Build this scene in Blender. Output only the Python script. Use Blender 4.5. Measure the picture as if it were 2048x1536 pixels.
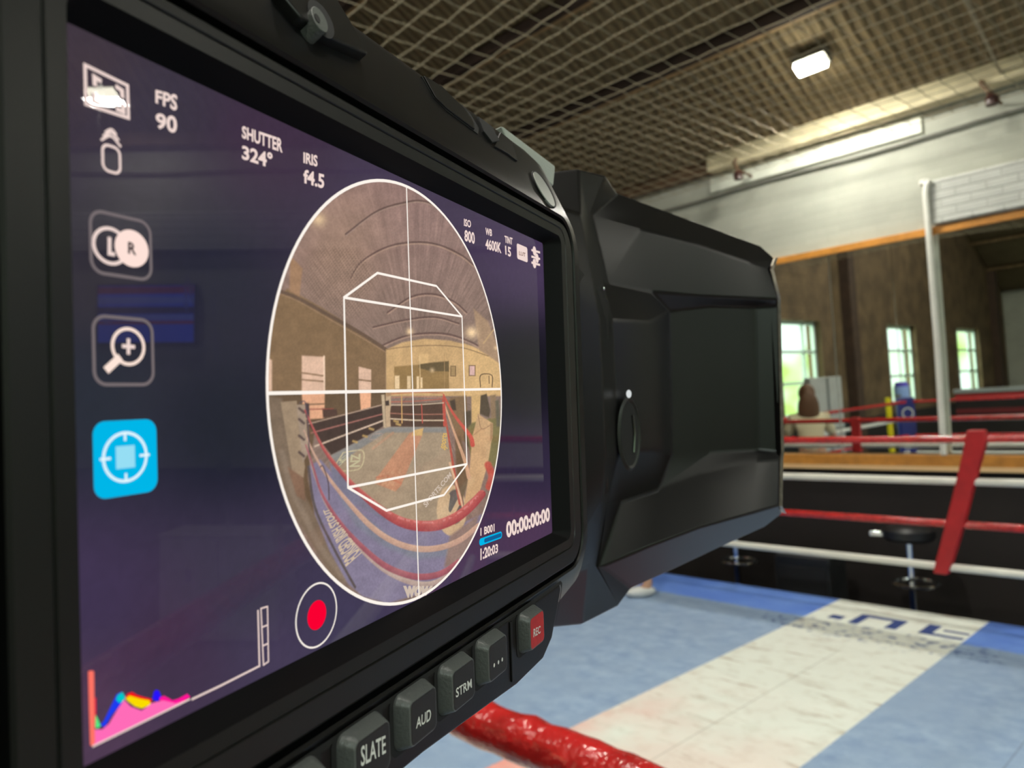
import bpy, bmesh, math, random
import numpy as np
from mathutils import Vector, Matrix
random.seed(7); rng = np.random.default_rng(7)
D = bpy.data
for o in list(D.objects): D.objects.remove(o)
COL = bpy.context.scene.collection
SC = bpy.context.scene

# ------------------------------------------------------------------ camera
F = 1480.0                                   # focal length in pixels of a 2048 px wide frame
YAW, PITCH, ROLL = 0.82122428, 0.04065108, -0.04740224
EYE = Vector((0, 0, 2.22))                   # the ring canvas is at z = 0.55
fw = Vector((-math.sin(YAW)*math.cos(PITCH), math.cos(YAW)*math.cos(PITCH), math.sin(PITCH)))
r0 = Vector((math.cos(YAW), math.sin(YAW), 0)); u0 = r0.cross(fw)
RT = r0*math.cos(ROLL) + u0*math.sin(ROLL); UP = -r0*math.sin(ROLL) + u0*math.cos(ROLL)
cam = D.cameras.new('camera'); cam_o = D.objects.new('camera', cam); COL.objects.link(cam_o)
cam_o.matrix_world = Matrix.Translation(EYE) @ Matrix((RT, UP, -fw)).transposed().to_4x4()
cam.sensor_width = 36; cam.lens = F/2048*36; cam.clip_start = 0.005; cam.clip_end = 100
cam.dof.use_dof = True; cam.dof.focus_distance = 0.125; cam.dof.aperture_fstop = 36
SC.camera = cam_o

# ------------------------------------------------------------------ world, light, exposure
SC.view_settings.view_transform = 'Standard'; SC.view_settings.look = 'None'
SC.view_settings.gamma = 1; SC.view_settings.use_curve_mapping = False
SC.view_settings.exposure = 0.0
wd = D.worlds.new('sky'); SC.world = wd; wd.use_nodes = True
wn = wd.node_tree; wn.nodes.clear()
def wnode(t, **k):
    n_ = wn.nodes.new(t)
    for a, b in k.items(): setattr(n_, a, b)
    return n_
wo = wnode('ShaderNodeOutputWorld'); wb = wnode('ShaderNodeBackground'); wt = wnode('ShaderNodeTexCoord')
wns = wnode('ShaderNodeTexNoise'); wns.inputs['Scale'].default_value = 14
wr = wnode('ShaderNodeValToRGB')
wr.color_ramp.elements[0].position = .42; wr.color_ramp.elements[0].color = (.50, .78, .20, 1)
wr.color_ramp.elements[1].position = .56; wr.color_ramp.elements[1].color = (.86, 1.0, .92, 1)
wn.links.new(wt.outputs['Generated'], wns.inputs['Vector']); wn.links.new(wns.outputs['Fac'], wr.inputs['Fac'])
wn.links.new(wr.outputs['Color'], wb.inputs['Color']); wb.inputs['Strength'].default_value = 2.2
wn.links.new(wb.outputs['Background'], wo.inputs['Surface'])
def area(name, loc, aim, sx, sy, power, color=(1, 1, 1)):
    l = D.lights.new(name, 'AREA'); l.shape = 'RECTANGLE'; l.size = sx; l.size_y = sy; l.energy = power; l.color = color
    o = D.objects.new(name, l); COL.objects.link(o); o.location = loc
    o.rotation_euler = (Vector(aim)-Vector(loc)).to_track_quat('-Z', 'Y').to_euler()
    return o
WIN_POWER = 480
for wy in (0.92, -4.2, -9.2):                # daylight through the three windows of the left wall
    area('window_daylight', (-8.6, wy, 4.9), (-4.5, wy+.3, 1.1), 2.2, 2.2, WIN_POWER, (.93, 1, .97))
for wy in (3.6, -.6, -5):                    # added fill from the right, through made-up windows out of view
    area('added_right_fill', (7.9, wy, 5.4), (2.5, wy+.3, .8), 2.4, 2.6, 1050, (.95, 1, .97))
LAMPS = [(-2.76, 6.33), (3.80, 6.56), (-2.8, 1.2), (1.6, 1.2), (-5.0, -3.5), (2.6, -3.5)]  # first pair are the hall's own; the rest are added as fill light

# ------------------------------------------------------------------ materials
def lin(c):
    return tuple((x/12.92 if x <= .04045 else ((x+.055)/1.055)**2.4) for x in [v/255 for v in c])
def mat(name, rgb, rough=.6, metal=0., bump=0., bscale=50., var=0., vscale=6., emit=None, estr=1., spec=.5, coat=0.):
    m = D.materials.new(name); m.use_nodes = True; nt = m.node_tree; b = nt.nodes['Principled BSDF']
    c = (*lin(rgb), 1) if max(rgb) > 1 else (*rgb, 1)
    b.inputs['Base Color'].default_value = c; b.inputs['Roughness'].default_value = rough
    b.inputs['Metallic'].default_value = metal; b.inputs['Specular IOR Level'].default_value = spec
    b.inputs['Coat Weight'].default_value = coat
    if emit is not None:
        b.inputs['Emission Color'].default_value = (*lin(emit), 1); b.inputs['Emission Strength'].default_value = estr
    if bump or var:
        tc = nt.nodes.new('ShaderNodeTexCoord')
    if var:
        ns = nt.nodes.new('ShaderNodeTexNoise'); ns.inputs['Scale'].default_value = vscale; ns.inputs['Detail'].default_value = 6
        rp = nt.nodes.new('ShaderNodeValToRGB'); rp.color_ramp.elements[0].position = .3; rp.color_ramp.elements[1].position = .7
        rp.color_ramp.elements[0].color = (*[x*(1-var) for x in c[:3]], 1); rp.color_ramp.elements[1].color = (*[min(1, x*(1+var)) for x in c[:3]], 1)
        nt.links.new(tc.outputs['Object'], ns.inputs['Vector']); nt.links.new(ns.outputs['Fac'], rp.inputs['Fac'])
        nt.links.new(rp.outputs['Color'], b.inputs['Base Color'])
    if bump:
        nb = nt.nodes.new('ShaderNodeTexNoise'); nb.inputs['Scale'].default_value = bscale; nb.inputs['Detail'].default_value = 3
        bp = nt.nodes.new('ShaderNodeBump'); bp.inputs['Strength'].default_value = bump; bp.inputs['Distance'].default_value = .3/bscale
        nt.links.new(tc.outputs['Object'], nb.inputs['Vector']); nt.links.new(nb.outputs['Fac'], bp.inputs['Height'])
        nt.links.new(bp.outputs['Normal'], b.inputs['Normal'])
    return m
def glow(name, rgb, s=1.0):
    m = D.materials.new(name); m.use_nodes = True; nt = m.node_tree; nt.nodes.clear()
    o = nt.nodes.new('ShaderNodeOutputMaterial'); e = nt.nodes.new('ShaderNodeEmission')
    e.inputs['Color'].default_value = (*lin(rgb), 1); e.inputs['Strength'].default_value = s
    nt.links.new(e.outputs[0], o.inputs[0]); return m

# ------------------------------------------------------------------ mesh helpers
class MB:
    def __init__(s): s.v = []; s.f = []
    def add(s, vs, fs):
        k = len(s.v); s.v += [tuple(p) for p in vs]; s.f += [tuple(i+k for i in f) for f in fs]; return s
    def box(s, a, b):
        x0, y0, z0 = a; x1, y1, z1 = b
        return s.add([(x0,y0,z0),(x1,y0,z0),(x1,y1,z0),(x0,y1,z0),(x0,y0,z1),(x1,y0,z1),(x1,y1,z1),(x0,y1,z1)],
                     [(0,3,2,1),(4,5,6,7),(0,1,5,4),(1,2,6,5),(2,3,7,6),(3,0,4,7)])
    def prism(s, pts, h, ax=2, base=0.):      # 2-D outline extruded along an axis
        n = len(pts)
        def P(p, t):
            q = list(p); q.insert(ax, t); return tuple(q)
        s.add([P(p, base) for p in pts]+[P(p, base+h) for p in pts],
              [tuple(range(n))[::-1], tuple(range(n, 2*n))]+[(i, (i+1) % n, n+(i+1) % n, n+i) for i in range(n)])
        return s
    def tube(s, pts, r, seg=10, cap=True):
        pts = [Vector(p) for p in pts]; n = len(pts); R = r if isinstance(r, (list, tuple)) else [r]*n
        base = len(s.v); up = None
        for i, p in enumerate(pts):
            t = (pts[min(i+1, n-1)]-pts[max(i-1, 0)]).normalized()
            if up is None: up = t.orthogonal().normalized()
            up = (up-t*up.dot(t)).normalized(); sd = t.cross(up)
            for k in range(seg):
                a = 2*math.pi*k/seg; s.v.append(tuple(p+(up*math.cos(a)+sd*math.sin(a))*R[i]))
        for i in range(n-1):
            for k in range(seg):
                a = base+i*seg+k; b = base+i*seg+(k+1) % seg; s.f.append((a, b, b+seg, a+seg))
        if cap:
            s.f.append(tuple(base+k for k in range(seg))[::-1]); s.f.append(tuple(base+(n-1)*seg+k for k in range(seg)))
        return s
    def lathe(s, prof, c=(0, 0, 0), seg=24):  # profile of (radius, z)
        k = len(s.v); n = len(prof)
        for r_, z_ in prof:
            for j in range(seg):
                a = 2*math.pi*j/seg; s.v.append((c[0]+r_*math.cos(a), c[1]+r_*math.sin(a), c[2]+z_))
        for i in range(n-1):
            for j in range(seg):
                a = k+i*seg+j; b = k+i*seg+(j+1) % seg; s.f.append((a, b, b+seg, a+seg))
        s.f.append(tuple(k+j for j in range(seg))[::-1]); s.f.append(tuple(k+(n-1)*seg+j for j in range(seg)))
        return s
    def ball(s, c, rx, ry, rz, seg=16, rings=10):
        k = len(s.v)
        for i in range(1, rings):
            p = math.pi*i/rings
            for j in range(seg):
                a = 2*math.pi*j/seg; s.v.append((c[0]+rx*math.sin(p)*math.cos(a), c[1]+ry*math.sin(p)*math.sin(a), c[2]+rz*math.cos(p)))
        for i in range(rings-2):
            for j in range(seg):
                a = k+i*seg+j; b = k+i*seg+(j+1) % seg; s.f.append((a, b, b+seg, a+seg))
        s.v.append((c[0], c[1], c[2]+rz)); s.v.append((c[0], c[1], c[2]-rz)); t = len(s.v)-2; l = k+(rings-2)*seg
        for j in range(seg):
            s.f.append((t, k+(j+1) % seg, k+j)); s.f.append((t+1, l+j, l+(j+1) % seg))
        return s
    def build(s, name, m, parent=None, smooth=False, bevel=0, bseg=2, angle=40):
        me = D.meshes.new(name); me.from_pydata(s.v, [], s.f); me.update()
        bm = bmesh.new(); bm.from_mesh(me); bmesh.ops.recalc_face_normals(bm, faces=bm.faces); bm.to_mesh(me); bm.free()
        if m: me.materials.append(m)
        o = D.objects.new(name, me); COL.objects.link(o)
        if smooth or bevel:
            for p in me.polygons: p.use_smooth = True
        if smooth:
            me.set_sharp_from_angle(angle=math.radians(angle))
        if bevel:
            b = o.modifiers.new('bevel', 'BEVEL'); b.width = bevel; b.segments = bseg; b.limit_method = 'ANGLE'; b.angle_limit = math.radians(18)
            w = o.modifiers.new('wn', 'WEIGHTED_NORMAL'); w.keep_sharp = False
        if parent: o.parent = parent
        return o
def tag(o, label=None, cat=None, group=None, kind=None):
    if label: o['label'] = label
    if cat: o['category'] = cat
    if group: o['group'] = group
    if kind: o['kind'] = kind
    return o
def empty(name, loc=(0, 0, 0), rz=0.):
    o = D.objects.new(name, None); COL.objects.link(o); o.location = loc; o.rotation_euler = (0, 0, rz); o.empty_display_size = .1; return o
def struct(o): o['kind'] = 'structure'; return o

# =================================================================== THE ROOM
WX0, WX1, WY1, WY0 = -6.4, 5.4, 7.2, -12.9          # inner faces of the walls
EAVE, SL = 4.72, .466                                # eaves height, roof slope
RIDGE_Y = (WY0+WY1)/2; RIDGE_Z = EAVE+SL*(WY1-RIDGE_Y)
def brick(name, rgb, mortar, scale, rough=.85, bump=.35, stain=.25, axis='XZ'):
    m = D.materials.new(name); m.use_nodes = True; nt = m.node_tree; b = nt.nodes['Principled BSDF']; b.inputs['Roughness'].default_value = rough
    tc = nt.nodes.new('ShaderNodeTexCoord'); sp = nt.nodes.new('ShaderNodeSeparateXYZ'); cb = nt.nodes.new('ShaderNodeCombineXYZ')
    nt.links.new(tc.outputs['Object'], sp.inputs[0]); nt.links.new(sp.outputs[axis[0]], cb.inputs[0]); nt.links.new(sp.outputs[axis[1]], cb.inputs[1])
    bt = nt.nodes.new('ShaderNodeTexBrick'); bt.inputs['Scale'].default_value = scale
    bt.inputs['Color1'].default_value = (*lin(rgb), 1); bt.inputs['Color2'].default_value = (*[x*.93 for x in lin(rgb)], 1)
    bt.inputs['Mortar'].default_value = (*lin(mortar), 1); bt.inputs['Mortar Size'].default_value = .012; bt.inputs['Mortar Smooth'].default_value = .6
    bt.inputs['Brick Width'].default_value = .23; bt.inputs['Row Height'].default_value = .075
    ns = nt.nodes.new('ShaderNodeTexNoise'); ns.inputs['Scale'].default_value = 2.2; ns.inputs['Detail'].default_value = 8
    mx = nt.nodes.new('ShaderNodeMix'); mx.data_type = 'RGBA'; mx.blend_type = 'MULTIPLY'
    rp = nt.nodes.new('ShaderNodeValToRGB'); rp.color_ramp.elements[0].position = .35; rp.color_ramp.elements[1].position = .65
    rp.color_ramp.elements[0].color = (1-stain, 1-stain, 1-stain, 1); rp.color_ramp.elements[1].color = (1, 1, 1, 1)
    mx.inputs[0].default_value = 1
    nt.links.new(cb.outputs[0], bt.inputs['Vector']); nt.links.new(tc.outputs['Object'], ns.inputs['Vector']); nt.links.new(ns.outputs['Fac'], rp.inputs['Fac'])
    nt.links.new(bt.outputs['Color'], mx.inputs[6]); nt.links.new(rp.outputs['Color'], mx.inputs[7]); nt.links.new(mx.outputs[2], b.inputs['Base Color'])
    bp = nt.nodes.new('ShaderNodeBump'); bp.inputs['Strength'].default_value = bump; bp.inputs['Distance'].default_value = .01; bp.invert = True
    nt.links.new(bt.outputs['Fac'], bp.inputs['Height']); nt.links.new(bp.outputs['Normal'], b.inputs['Normal'])
    return m
M_white_wall = brick('white_painted_brick', (178, 180, 166), (173, 175, 161), 1, stain=.12, bump=.15)
M_brown_wall = brick('brown_bare_brick', (122, 100, 70), (100, 82, 60), 1, stain=.45, axis='YZ')
M_dark_pad = mat('matt_black_boarding', (30, 24, 22), .8, var=.15, vscale=2)
M_floor = mat('concrete_floor', (92, 90, 84), .6, var=.2, vscale=3, bump=.1)
M_timber = mat('varnished_timber', (190, 128, 52), .45, var=.22, vscale=9)
M_oldwood = mat('old_timber', (112, 88, 66), .8, var=.3, vscale=7, bump=.3, bscale=30)
M_pale = mat('flaking_cream_paint', (206, 196, 160), .8, var=.2, vscale=5, bump=.3, bscale=20)
M_lime = mat('flaking_lamplit_limewash', (226, 230, 214), .85, var=.1, vscale=9, bump=.4, bscale=25)  # limewash whiter than the wall, painting in the light of the near lamp
M_whitepaint = mat('white_gloss_paint', (214, 214, 204), .5, var=.06, vscale=8)

struct(MB().box((WX0-.3, WY0-.3, -.2), (WX1+.3, WY1+.3, 0)).build('floor', M_floor))
struct(MB().box((WX0-.3, WY1, 0), (WX1+.3, WY1+.3, EAVE+.05)).build('wall_front', M_white_wall))
struct(MB().box((WX0-.3, WY0-.3, 0), (WX1+.3, WY0, EAVE+.05)).build('wall_back', M_white_wall))
WINS = [(.08, 1.76), (-5.1, -3.3), (-10.2, -8.2)]; WZ0, WZ1 = 1.75, 3.55
ys = [WY0-.3] + [q for w_ in sorted(WINS) for q in w_] + [WY1+.3]
lw = MB()
for i in range(0, len(ys), 2): lw.box((WX0-.3, ys[i], 0), (WX0, ys[i+1], EAVE))
for a, b in WINS: lw.box((WX0-.3, a, 0), (WX0, b, WZ0)); lw.box((WX0-.3, a, WZ1), (WX0, b, EAVE))
for sx in (WX0-.3,): lw.prism([(WY0-.3, EAVE), (WY1+.3, EAVE), (RIDGE_Y, RIDGE_Z+.1)], .3, ax=0, base=sx)
struct(lw.build('wall_left', M_brown_wall))
WINR = [(2.7, 4.5), (-1.5, .3), (-5.9, -4.1)]  # unseen window openings, added to let fill light in from the right
ys = [WY0-.3] + [q for w_ in sorted(WINR) for q in w_] + [WY1+.3]
rw = MB()
for i in range(0, len(ys), 2): rw.box((WX1, ys[i], 0), (WX1+.3, ys[i+1], EAVE))
for a, b in WINR: rw.box((WX1, a, 0), (WX1+.3, b, 1.7)); rw.box((WX1, a, 4.1), (WX1+.3, b, EAVE))
rw.prism([(WY0-.3, EAVE), (WY1+.3, EAVE), (RIDGE_Y, RIDGE_Z+.1)], .3, ax=0, base=WX1)
struct(rw.build('wall_right', M_white_wall))
M_winframe = mat('pale_window_paint', (205, 222, 214), .5)
M_glass = D.materials.new('window_glass'); M_glass.use_nodes = True
_g = M_glass.node_tree; _g.nodes.clear(); _o = _g.nodes.new('ShaderNodeOutputMaterial'); _t = _g.nodes.new('ShaderNodeBsdfTransparent'); _s = _g.nodes.new('ShaderNodeBsdfGlossy'); _x = _g.nodes.new('ShaderNodeMixShader')
_t.inputs[0].default_value = (.93, .97, .95, 1); _s.inputs['Roughness'].default_value = .05; _x.inputs[0].default_value = .06
_g.links.new(_t.outputs[0], _x.inputs[1]); _g.links.new(_s.outputs[0], _x.inputs[2]); _g.links.new(_x.outputs[0], _o.inputs[0])
wi = 0
for xs, wl, za, zb in ((WX0-.18, WINS, WZ0, WZ1), (WX1+.12, WINR, 1.7, 4.1)):
    for a, b in wl:
        wi += 1; h = zb-za
        fr = MB()
        for y_ in (a, b-.07): fr.box((xs, y_, za), (xs+.06, y_+.07, zb))
        for z_ in (za, za+h*.33, za+h*.66, zb-.07): fr.box((xs, a, z_), (xs+.06, b, z_+.05))
        fr.box((xs, a+(b-a)*.28, za), (xs+.06, a+(b-a)*.28+.05, zb))
        w_ = struct(fr.build('window_%d' % wi, M_winframe))
        gl = MB().box((xs+.02, a, za), (xs+.03, b, zb)).build('pane', M_glass, w_)

# roof: two slopes, boarded, with purlins along x
def board(name, rgb):
    m = D.materials.new(name); m.use_nodes = True; nt = m.node_tree; b = nt.nodes['Principled BSDF']; b.inputs['Roughness'].default_value = .9
    tc = nt.nodes.new('ShaderNodeTexCoord'); wv = nt.nodes.new('ShaderNodeTexWave'); wv.wave_type = 'BANDS'; wv.bands_direction = 'X'
    wv.inputs['Scale'].default_value = 3.2; wv.inputs['Distortion'].default_value = 1.2; wv.inputs['Detail'].default_value = 3; wv.inputs['Detail Scale'].default_value = 3
    ns = nt.nodes.new('ShaderNodeTexNoise'); ns.inputs['Scale'].default_value = 3; ns.inputs['Detail'].default_value = 8
    rp = nt.nodes.new('ShaderNodeValToRGB'); c = lin(rgb)
    rp.color_ramp.elements[0].color = (*[x*.55 for x in c], 1); rp.color_ramp.elements[1].color = (*[x*1.35 for x in c], 1)
    mx = nt.nodes.new('ShaderNodeMath'); mx.operation = 'MULTIPLY_ADD'; mx.inputs[1].default_value = .4
    m2 = nt.nodes.new('ShaderNodeMath'); m2.operation = 'MULTIPLY'; m2.inputs[1].default_value = .6
    nt.links.new(tc.outputs['Object'], wv.inputs['Vector']); nt.links.new(tc.outputs['Object'], ns.inputs['Vector'])
    nt.links.new(ns.outputs['Fac'], m2.inputs[0]); nt.links.new(wv.outputs['Fac'], mx.inputs[0]); nt.links.new(m2.outputs[0], mx.inputs[2])
    nt.links.new(mx.outputs[0], rp.inputs['Fac']); nt.links.new(rp.outputs['Color'], b.inputs['Base Color'])
    bp = nt.nodes.new('ShaderNodeBump'); bp.inputs['Strength'].default_value = .8; bp.inputs['Distance'].default_value = .04
    nt.links.new(wv.outputs['Fac'], bp.inputs['Height']); nt.links.new(bp.outputs['Normal'], b.inputs['Normal'])
    return m
M_roof = board('dusty_roof_boards', (128, 112, 84))
roof = MB()
t = .12
roof.prism([(WY1+.5, EAVE-SL*.5+.12), (RIDGE_Y, RIDGE_Z+.12), (RIDGE_Y, RIDGE_Z+.12+t), (WY1+.5, EAVE-SL*.5+.12+t)], WX1-WX0+.8, ax=0, base=WX0-.4)
roof.prism([(WY0-.5, EAVE-SL*.5+.12), (RIDGE_Y, RIDGE_Z+.12), (RIDGE_Y, RIDGE_Z+.12+t), (WY0-.5, EAVE-SL*.5+.12+t)], WX1-WX0+.8, ax=0, base=WX0-.4)
struct(roof.build('ceiling', M_roof))
def roof_z(y): return EAVE+.12+SL*(WY1-y) if y > RIDGE_Y else EAVE+.12+SL*(y-WY0)
M_purlin = mat('dark_roof_timber', (52, 38, 30), .85, var=.3, vscale=8)
M_purlin_edge = mat('pale_batten', (150, 124, 88), .8, var=.25, vscale=8)
pn = 0
for y_ in [5.84, 4.89, 3.8, 2.6, 1.4, .2, -1.0, -4.6, -6.0, -7.4, -8.8, -10.2, -11.6]:
    pn += 1; z_ = roof_z(y_)
    p = MB().box((WX0, y_-.045, z_-.12), (WX1, y_+.045, z_+.0)).build('trim_%d' % pn, M_purlin); struct(p)
    s_ = .045
    MB().box((WX0, y_+.046, z_-.12), (WX1, y_+.046+s_, z_-.04)).build('batten', M_purlin_edge, p)

# eaves beam, limewashed band coloured lamp-bright and cable run along the top of the mirror wall
e = MB().prism([(WY1-.16, EAVE+.02), (WY1-.003, EAVE+.02), (WY1-.003, EAVE+.24), (WY1-.16, EAVE+.26)], 3.05, ax=0, base=-4.3)
pn += 1; struct(e.build('trim_%d' % pn, M_pale, bevel=.01))
e = MB().box((WX0, WY1-.10, EAVE+.03), (-4.3, WY1-.003, EAVE+.2)); e.box((-1.25, WY1-.1, EAVE+.03), (WX1, WY1-.003, EAVE+.2))
pn += 1; struct(e.build('trim_%d' % pn, M_oldwood, bevel=.01))
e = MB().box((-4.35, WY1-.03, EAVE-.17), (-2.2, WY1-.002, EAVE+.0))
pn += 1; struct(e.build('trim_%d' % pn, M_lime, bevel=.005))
c_ = MB().tube([(x, WY1-.03, EAVE-.22+.01*math.sin(x*3)) for x in np.linspace(WX0, WX1, 60)], .012, 6)
tag(c_.build('wall_cable', mat('grey_cable', (120, 120, 112), .6)), 'thin grey cable running along the top of the white wall above the mirror', 'cable')
def bracket(x, label):
    t_ = empty('wire_bracket', (x, WY1, EAVE)); tag(t_, label, 'bracket', 'insulator brackets on the eaves')
    MB().tube([(0, -.06, .12), (.05, -.22, .02), (.12, -.3, -.1)], .022, 8).build('arm', M_oldwood, t_, smooth=True)
    b_ = MB().lathe([(.02, -.05), (.05, -.04), (.045, 0), (.055, .01), (.03, .05)], (.13, -.3, -.16), 14).build('insulator', mat('dark_insulator', (66, 40, 32), .35), t_, smooth=True)
    MB().tube([(.13, -.3, -.1), (.13, -.02, -.12)], .012, 6).build('pin', M_oldwood, t_)
bracket(-3.98, 'old wall bracket with a dark insulator at the left end of the bright strip')
bracket(-1.72, 'old wall bracket with a dark insulator under the eaves at the right')

# lower boarding, mirror, its timber frame, brick pier, pole
struct(MB().box((WX0, WY1-.05, 0), (WX1, WY1-.001, 1.56)).build('baseboard_front', M_dark_pad))
struct(MB().box((WX0+.001, WY0, 0), (WX0+.05, WY1-.05, 1.55)).build('baseboard_left', M_dark_pad))
M_mirror = D.materials.new('mirror_silver'); M_mirror.use_nodes = True
b = M_mirror.node_tree.nodes['Principled BSDF']; b.inputs['Metallic'].default_value = 1; b.inputs['Base Color'].default_value = (.84, .87, .83, 1); b.inputs['Roughness'].default_value = .015
mz0, mz1 = 1.70, 3.62
def mirror(x0, x1, tilt, label):
    t_ = empty('wall_mirror', ((x0+x1)/2, WY1-.012, mz0)); tag(t_, label, 'mirror', 'mirror sheets on the white wall')
    w = (x1-x0)/2; h = mz1-mz0; dy = -math.tan(math.radians(tilt))*h
    g = MB().add([(-w, -.004, 0), (w, -.004, 0), (w, -.004+dy, h), (-w, -.004+dy, h), (-w, .001, 0), (w, .001, 0), (w, .001+dy*.9, h), (-w, .001+dy*.9, h)],
                 [(0, 1, 2, 3), (4, 7, 6, 5), (0, 4, 5, 1), (1, 5, 6, 2), (2, 6, 7, 3), (3, 7, 4, 0)])
    g.build('glass', M_mirror, t_)
    e_ = MB().box((-w-.006, -.012, 0), (-w+.004, -.0045, h)); e_.build('edge_strip', mat('polished_edge', (190, 196, 190), .25, .6), t_)
mirror(-3.09, -.9, .8, 'large mirror sheet on the white wall showing a blue padded corner post')
mirror(-5.3, -3.10, .8, 'large mirror sheet on the white wall beside the black camera, showing a person')
mf = empty('mirror_frame', (-2.9, WY1, 1.56)); tag(mf, 'orange varnished timber frame around the wall mirrors with a ledge below', 'frame')
MB().box((-2.45, -.10, 0), (2.1, -.001, .125)).build('bottom_rail', M_timber, mf, bevel=.004)
MB().box((-2.45, -.105, -.012), (2.1, -.095, .03)).build('ledge_edge', mat('pale_worn_edge', (226, 190, 140), .6), mf)
MB().box((-2.45, -.06, 2.06), (2.1, -.001, 2.125)).build('top_rail', M_timber, mf, bevel=.004)
for x_ in (-2.5, 2.05): MB().box((x_, -.06, 0), (x_+.06, -.001, 2.125)).build('side_rail', M_timber, mf, bevel=.004)
pier = MB().box((-2.17, WY1-.09, 3.70), (WX1, WY1-.002, 4.09)); pn += 1
M_pier = brick('whitewashed_pier', (206, 208, 200), (186, 188, 180), 1, stain=.15, bump=.5)
struct(pier.build('trim_%d' % pn, M_pier, bevel=.02))
pp = MB().tube([(-2.19, WY1-.085, 1.69), (-2.175, WY1-.1, 2.6), (-2.175, WY1-.125, 3.98), (-2.165, WY1-.12, 4.05), (-2.14, WY1-.11, 4.085)], .027, 14)
pt = empty('white_pole', (-2.19, WY1, 1.5)); tag(pt, 'white painted pole standing upright in front of the wall mirror', 'pole')
o_ = pp.build('pipe', M_whitepaint, pt, smooth=True); o_.location = (2.19, -WY1, -1.5)
MB().tube([(0, -.1, 2.56), (0, -.095, 2.60)], .04, 10).build('clip', M_whitepaint, pt)

# wire net hung under the roof
net = MB(); cell = .165; zz = lambda x, y: 4.60+.05*math.sin(x*1.3+1)*math.cos(y*1.1)
xs_ = np.arange(WX0+.05, 1.2, cell); ys_ = np.arange(.6, WY1-.1, cell)
for j, y_ in enumerate(ys_):
    pts = []
    for i, x_ in enumerate(xs_):
        a = .012 if (i+j) % 2 else -.012
        pts.append((x_+rng.normal(0, .003), y_+a*.5+rng.normal(0, .003), zz(x_, y_)))
    net.tube(pts, .0034, 4, False)
for i, x_ in enumerate(xs_):
    pts = []
    for j, y_ in enumerate(ys_):
        a = .008 if (i+j) % 2 else -.008
        pts.append((x_+a+rng.normal(0, .003), y_, zz(x_, y_)))
    net.tube(pts, .003, 4, False)
no = net.build('ceiling_net', mat('dusty_net_cord', (150, 140, 116), .9))
tag(no, 'dusty square mesh safety net hung flat below the roof boards', 'net')
hc = MB().tube([(-1.35, 4.3, 6.0), (-1.5, 5.6, 5.15), (-1.55, 7.15, 4.78)], .011, 6).tube([(-1.35, 4.3, 6.02), (-1.48, 5.6, 5.18), (-1.56, 7.15, 4.8)], .008, 6)
tag(hc.build('hanging_rope', mat('old_rope', (160, 150, 128), .9)), 'taut twisted rope from the roof down to the top of the wall', 'rope')

# ceiling lamps
M_led = glow('lamp_glow', (255, 250, 225), 45)
M_led_housing = mat('lamp_housing', (90, 90, 86), .5, .5)
for k, (x_, y_) in enumerate(LAMPS):
    z_ = roof_z(y_)-.02
    where = ['bright rectangular lamp on the roof boards above the far ropes, seen through the net', 'rectangular roof lamp near the television wall, glaring in the camera screen',
             'rectangular roof lamp added for fill above the middle of the ring', 'rectangular roof lamp added for fill above the right edge of the ring',
             'rectangular roof lamp added for fill at the back left of the hall', 'rectangular roof lamp added for fill at the back right of the hall'][k]
    t_ = empty('ceiling_lamp', (x_, y_, z_)); tag(t_, where, 'lamp', 'rectangular roof lamps')
    t_.rotation_euler = (-math.atan(SL) if y_ > RIDGE_Y else math.atan(SL), 0, 0)
    MB().box((-.15, -.08, -.10), (.15, .08, -.02)).build('housing', M_led_housing, t_, bevel=.01)
    MB().box((-.125, -.06, -.15), (.125, .06, -.1)).build('diffuser', M_led, t_)
    area('roof_lamp_light', (x_, y_, z_-.16), (x_, y_-.5, 0), .34, .16, 62 if y_ > 5 else (210 if x_ < 0 else 130), (1, .97, .88))

# =================================================================== THE RING
RX0, RX1, RY0, RY1, CZ = -4.8, .36, .47, 5.6, .55
ring = empty('boxing_ring', ((RX0+RX1)/2, (RY0+RY1)/2, 0))
tag(ring, 'raised boxing ring with pale blue canvas, white centre stripe and red and white ropes', 'boxing ring')
def ringp(mb, name, m, parent=None, **k):      # parts are modelled in room coordinates
    o = mb.build(name, m, parent or ring, **k)
    o.location = -ring.location if parent is None else (0, 0, 0)
    return o
# canvas material: pale blue duck with a broad white painted stripe and a brighter blue border
mc = D.materials.new('printed_canvas'); mc.use_nodes = True; nt = mc.node_tree; b = nt.nodes['Principled BSDF']; b.inputs['Roughness'].default_value = .8
def N(t, **k):
    n_ = nt.nodes.new(t)
    for a, c in k.items(): setattr(n_, a, c)
    return n_
def MATH(op, a, b_=None, c=None, clamp=False):
    n_ = N('ShaderNodeMath', operation=op); n_.use_clamp = clamp
    for i, q in enumerate((a, b_, c)):
        if q is None: continue
        if isinstance(q, (int, float)): n_.inputs[i].default_value = q
        else: nt.links.new(q, n_.inputs[i])
    return n_.outputs[0]
def MIX(fac, a, b_):
    n_ = N('ShaderNodeMix', data_type='RGBA')
    if isinstance(fac, float): n_.inputs[0].default_value = fac
    else: nt.links.new(fac, n_.inputs[0])
    for i, q in ((6, a), (7, b_)):
        if isinstance(q, tuple): n_.inputs[i].default_value = (*lin(q), 1)
        else: nt.links.new(q, n_.inputs[i])
    return n_.outputs[2]
def NOISE(scale, detail=4, vec=None, rough=.55):
    n_ = N('ShaderNodeTexNoise'); n_.inputs['Scale'].default_value = scale; n_.inputs['Detail'].default_value = detail; n_.inputs['Roughness'].default_value = rough
    nt.links.new(vec or tcc.outputs['Object'], n_.inputs['Vector']); return n_.outputs['Fac']
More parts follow.
